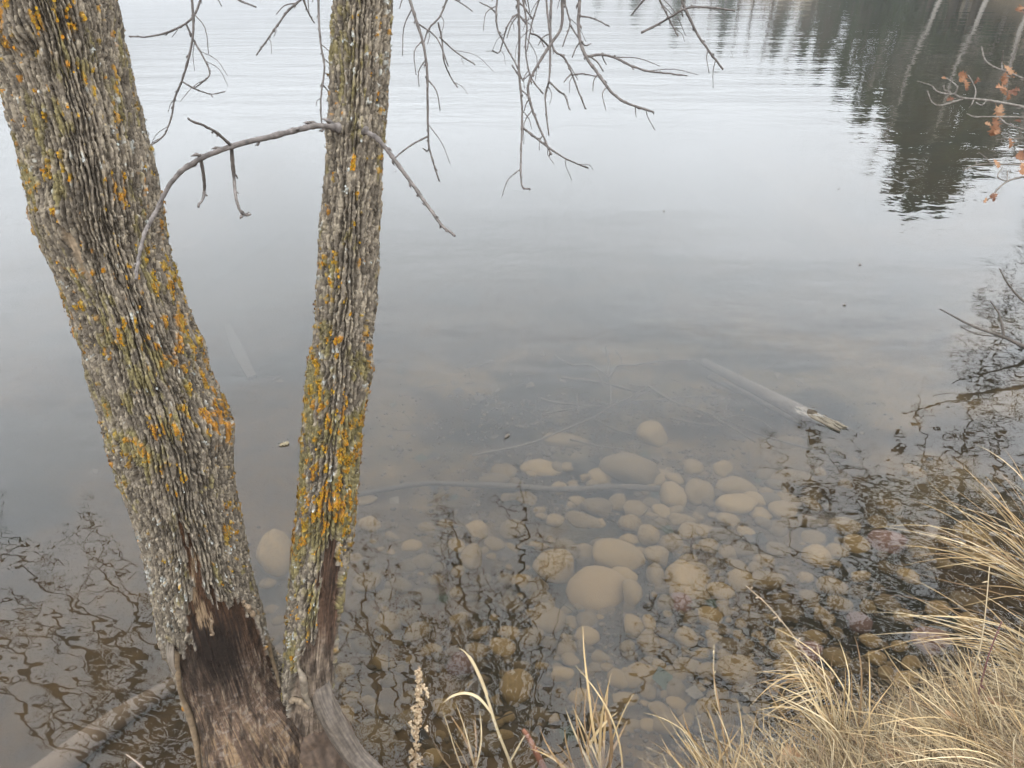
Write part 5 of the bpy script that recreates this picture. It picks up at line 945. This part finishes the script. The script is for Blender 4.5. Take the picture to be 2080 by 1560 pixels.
# single weeds
def weed(label, base, pix, w, col, seeds=0):
    b = hit(*base); z0 = (b - CAM) @ FWD; p = smooth_path([b] + [P(x, y, z0 - .03) for x, y in pix], 24); mb = MB(); mb.tube(p, np.linspace(w, w * .5, len(p)) / 2 * z0 / FPX, 6, col); rr = random.Random(len(p) + seeds)
    for i in range(seeds):
        q = p[rr.randint(len(p) // 3, len(p) - 1)]; d = np.array([rr.gauss(0, 1), rr.gauss(0, 1), rr.gauss(.3, 1)]); d /= np.linalg.norm(d); mb.tube([q, q + d * .012, q + d * .02], [.0012, .003, .0006], 5, np.array(col) * 1.25)
    tag(mb.build('weed_stem', M_GRASS), label, 'weed')
weed('thin dry weed with tiny seed pods leaning over the dark shallows', (1720, 1460), [(1700, 1410), (1650, 1350), (1610, 1290), (1560, 1230), (1515, 1190)], 4, (0.36, 0.27, 0.18), 14)
weed('dark red upright stalk in the leaf litter on the bank', (1975, 1470), [(1982, 1440), (1995, 1380), (2012, 1320), (2035, 1262)], 4.5, (0.10, 0.035, 0.03), 6)
weed('tall thin straw stalk rising through the leaning tufts', (1960, 1440), [(1965, 1400), (1990, 1320), (2002, 1240), (2010, 1150)], 3.6, (0.40, 0.31, 0.19), 3)
weed('fine upright stalk beside the olive slab', (1490, 1545), [(1475, 1490), (1455, 1420), (1450, 1370), (1450, 1310)], 3.2, (0.42, 0.33, 0.2), 2)
weed('reddish-brown twig leaning in front of the stone shallows', (1115, 1585), [(1095, 1540), (1072, 1495), (1062, 1482)], 15, (0.21, 0.085, 0.045), 0)
weed('pale broken twig poking up beside the gnawed trunk', (305, 1610), [(300, 1572), (280, 1550), (256, 1532)], 5, (0.36, 0.27, 0.21), 0)

# matted grass and leaf litter over the bank
def bank_grass():
    rnd = random.Random(99); mb = MB(); n = 0; VV = []; FF = []; CC = []; k = 0
    while n < 25000:
        x = rnd.uniform(-1.2, 3.4); y = rnd.uniform(-.1, 2.6)
        sy = float(shore_y(x)); e = sy - y
        if e < -0.02 or e > 1.3: continue
        if n > 2500 and (x < -.2 or e > .9 or x > 2.6): continue
        if x < .75 and e < .12 - .1 * x: continue
        if x < .45 and rnd.random() < .6: continue
        z = float(ground_z(x, y)); 
        if z < .015: continue
        n += 1; L = rnd.uniform(.05, .30); a = rnd.gauss(2.5, 1.5); el = abs(rnd.gauss(.08, .38)); d = np.array([math.cos(a) * math.cos(el), math.sin(a) * math.cos(el) , math.sin(el)]); p0 = np.array([x, y, z - .005])
        p1 = p0 + d * L * .5 + [rnd.gauss(0, .1) * L, rnd.gauss(0, .1) * L, L * .14]; p2 = p0 + d * L + np.array([rnd.gauss(0, .12) * L, rnd.gauss(0, .12) * L, -L * .12 + .01]); p2[2] = max(p2[2], float(ground_z(p2[0], p2[1], False)) * .9 + .01 if rnd.random() < .9 else p2[2])
        w = rnd.uniform(.0007, .0018); s_ = np.cross(d, [rnd.gauss(0, .4), rnd.gauss(0, .4), 1]); s_ /= np.linalg.norm(s_)
        VV += [p0 - s_ * w, p0 + s_ * w, p1 + s_ * w, p1 - s_ * w, p2]; FF += [(k, k + 1, k + 2), (k, k + 2, k + 3), (k + 3, k + 2, k + 4)]; k += 5
        c = np.array(rnd.choice(STRAW)) * rnd.uniform(.3, .85); CC += [c] * 5
    tag(obj('grass', mesh_from('grass', VV, np.array(FF), M_GRASS, False, np.array(CC))), 'matted dead straw grass covering the bank', 'grass', None, 'stuff')
bank_grass()
LITTER = [(0.24, 0.14, 0.07), (0.19, 0.10, 0.045), (0.30, 0.19, 0.105), (0.15, 0.075, 0.035)]
lm = [oak_leaf(1, 60 + i, LITTER[i % 4], .35) for i in range(8)]
spots = [(1700, 1530, 'brown oak leaf curled under the arching straw at the bank foot'), (1850, 1470, 'pale bleached leaf lying flat near the bank edge'), (1905, 1495, 'tan lobed leaf caught in the loose tuft'), (2045, 1460, 'large tan leaf on the litter by the dark red stalk'), (2060, 1390, 'curled leaf snagged near the wind-combed tuft'), (1965, 1490, None), (2000, 1545, None), (1790, 1550, None), (1640, 1550, None), (1920, 1550, None), (2060, 1530, None), (1750, 1500, None), (1830, 1520, None), (2020, 1420, None), (1560, 1550, None)]
for k, (x, y, lb) in enumerate(spots):
    q = hit(x, y, .06); o = obj('fallen_leaf', lm[k % 8]); o.location = q; o.scale = (random.uniform(.07, .10),) * 3; o.rotation_euler = (random.uniform(-.5, .5), random.uniform(-.5, .5), random.uniform(0, 6.28))
    AUTO.extend([] if lb else [(o, x, y, 'small brown leaf')]); tag(o, lb or 'small brown leaf half hidden in the matted grass of the bank', 'leaf', 'fallen leaves on the bank')

# ------------------------------------------------------------------ lake mist: one box of thin even haze round everything
def haze():
    m, N, L = new_mat('lake_mist'); N.clear(); out = N.new('ShaderNodeOutputMaterial'); pv = N.new('ShaderNodeVolumePrincipled')
    pv.inputs['Color'].default_value = (0.93, 0.95, 0.98, 1); pv.inputs['Density'].default_value = 0.0009; L.new(pv.outputs[0], out.inputs['Volume'])
    a, z0, z1 = 455, -8.0, 34.0
    V = [(-a, -a, z0), (a, -a, z0), (a, a, z0), (-a, a, z0), (-a, -a, z1), (a, -a, z1), (a, a, z1), (-a, a, z1)]
    F = [(3, 2, 1, 0), (4, 5, 6, 7), (0, 1, 5, 4), (1, 2, 6, 5), (2, 3, 7, 6), (3, 0, 4, 7)]
    tag(obj('haze', mesh_from('haze', V, F, m, False)), 'thin mist over the whole lake', 'haze', None, 'stuff')
haze()

# ------------------------------------------------------------------ small stones and leaves named by their neighbours
ANCH = [(1280, 950, 'largest flat tan slab'), (1320, 888, 'angular tan block'), (1367, 1006, 'upright tan stone'), (1490, 993, 'upper long oval stone'), (1490, 1034, 'lower long oval stone'), (1215, 1037, 'rounded tan stone'), (1190, 1062, 'long narrow slanting stone'), (1279, 1069, 'square-topped stone'), (1317, 1092, 'egg-shaped stone standing on end'),
        (1585, 1045, 'broad dull stone'), (1610, 970, 'low hazy mound of stone'), (1211, 1194, 'large round boulder'), (1254, 1135, 'broad rough slab'), (1130, 1155, 'wedge-shaped slab'), (1330, 1172, 'tall dark slab'), (1388, 1175, 'pale flat slab'), (1384, 1222, 'squarish pinkish stone'), (1280, 1215, 'rough crumbling stone'), (1192, 1263, 'round-topped stone'), (1115, 1257, 'broad speckled stone'),
        (1285, 1274, 'squarish upright cobble'), (1351, 1281, 'small bright oval cobble'), (1317, 1305, 'egg-shaped speckled cobble'), (1300, 1362, 'flat-topped brown cobble'), (1400, 1351, 'smooth grey oval stone'), (1497, 1376, 'large olive-brown slab'), (1370, 1404, 'rounded olive cobble'), (1046, 1394, 'algae-mottled boulder'), (766, 1500, 'big pale boulder beside the root'),
        (935, 1345, 'reddish slanting stone'), (743, 1182, 'mossy brown stone'), (566, 1130, 'boulder glimpsed between the trunks'), (1795, 1105, 'wide pinkish slab'), (1648, 1322, 'rust-toned stone'), (1745, 1262, 'pink stone'), (1885, 1300, 'salmon-coloured boulder'), (1965, 1225, 'pale olive slab'), (960, 1130, 'square pale stone'), (1000, 990, 'straight sunken stick'), (850, 1400, 'upright seed stalk'), (1070, 1480, 'reddish-brown twig'), (700, 1250, 'slimmer trunk'),
        (1690, 875, 'half-sunken log'), (1230, 1420, 'tall flat grass blade'), (1720, 1530, 'curled brown oak leaf'), (1850, 1470, 'pale bleached leaf'), (1905, 1495, 'tan lobed leaf'), (2045, 1460, 'large tan leaf'), (2060, 1390, 'curled leaf in the wind-combed tuft')]
used = set()
for dist_word, lim in (('just', 62), ('a little', 130), ('well', 260)):
    for o, x, y, noun in sorted(AUTO, key=lambda a: -max(a[0].scale)):
        if o.get('named'): continue
        for ax, ay, an in sorted(ANCH, key=lambda a: math.hypot(a[0] - x, a[1] - y))[:9]:
            dx, dy = x - ax, y - ay
            if math.hypot(dx, dy) > lim or math.hypot(dx, dy) < 14: continue
            a = math.degrees(math.atan2(dy, dx)) % 360; side = ['right of', 'below and right of', 'below', 'below and left of', 'left of', 'above and left of', 'above', 'above and right of'][int((a + 22.5) // 45) % 8]
            lb = f'{noun} {dist_word} {side} the {an}'
            if lb in used: continue
            used.add(lb); o['label'] = lb; o['named'] = 1; break
for o, *_ in AUTO:
    if 'named' in o: del o['named']
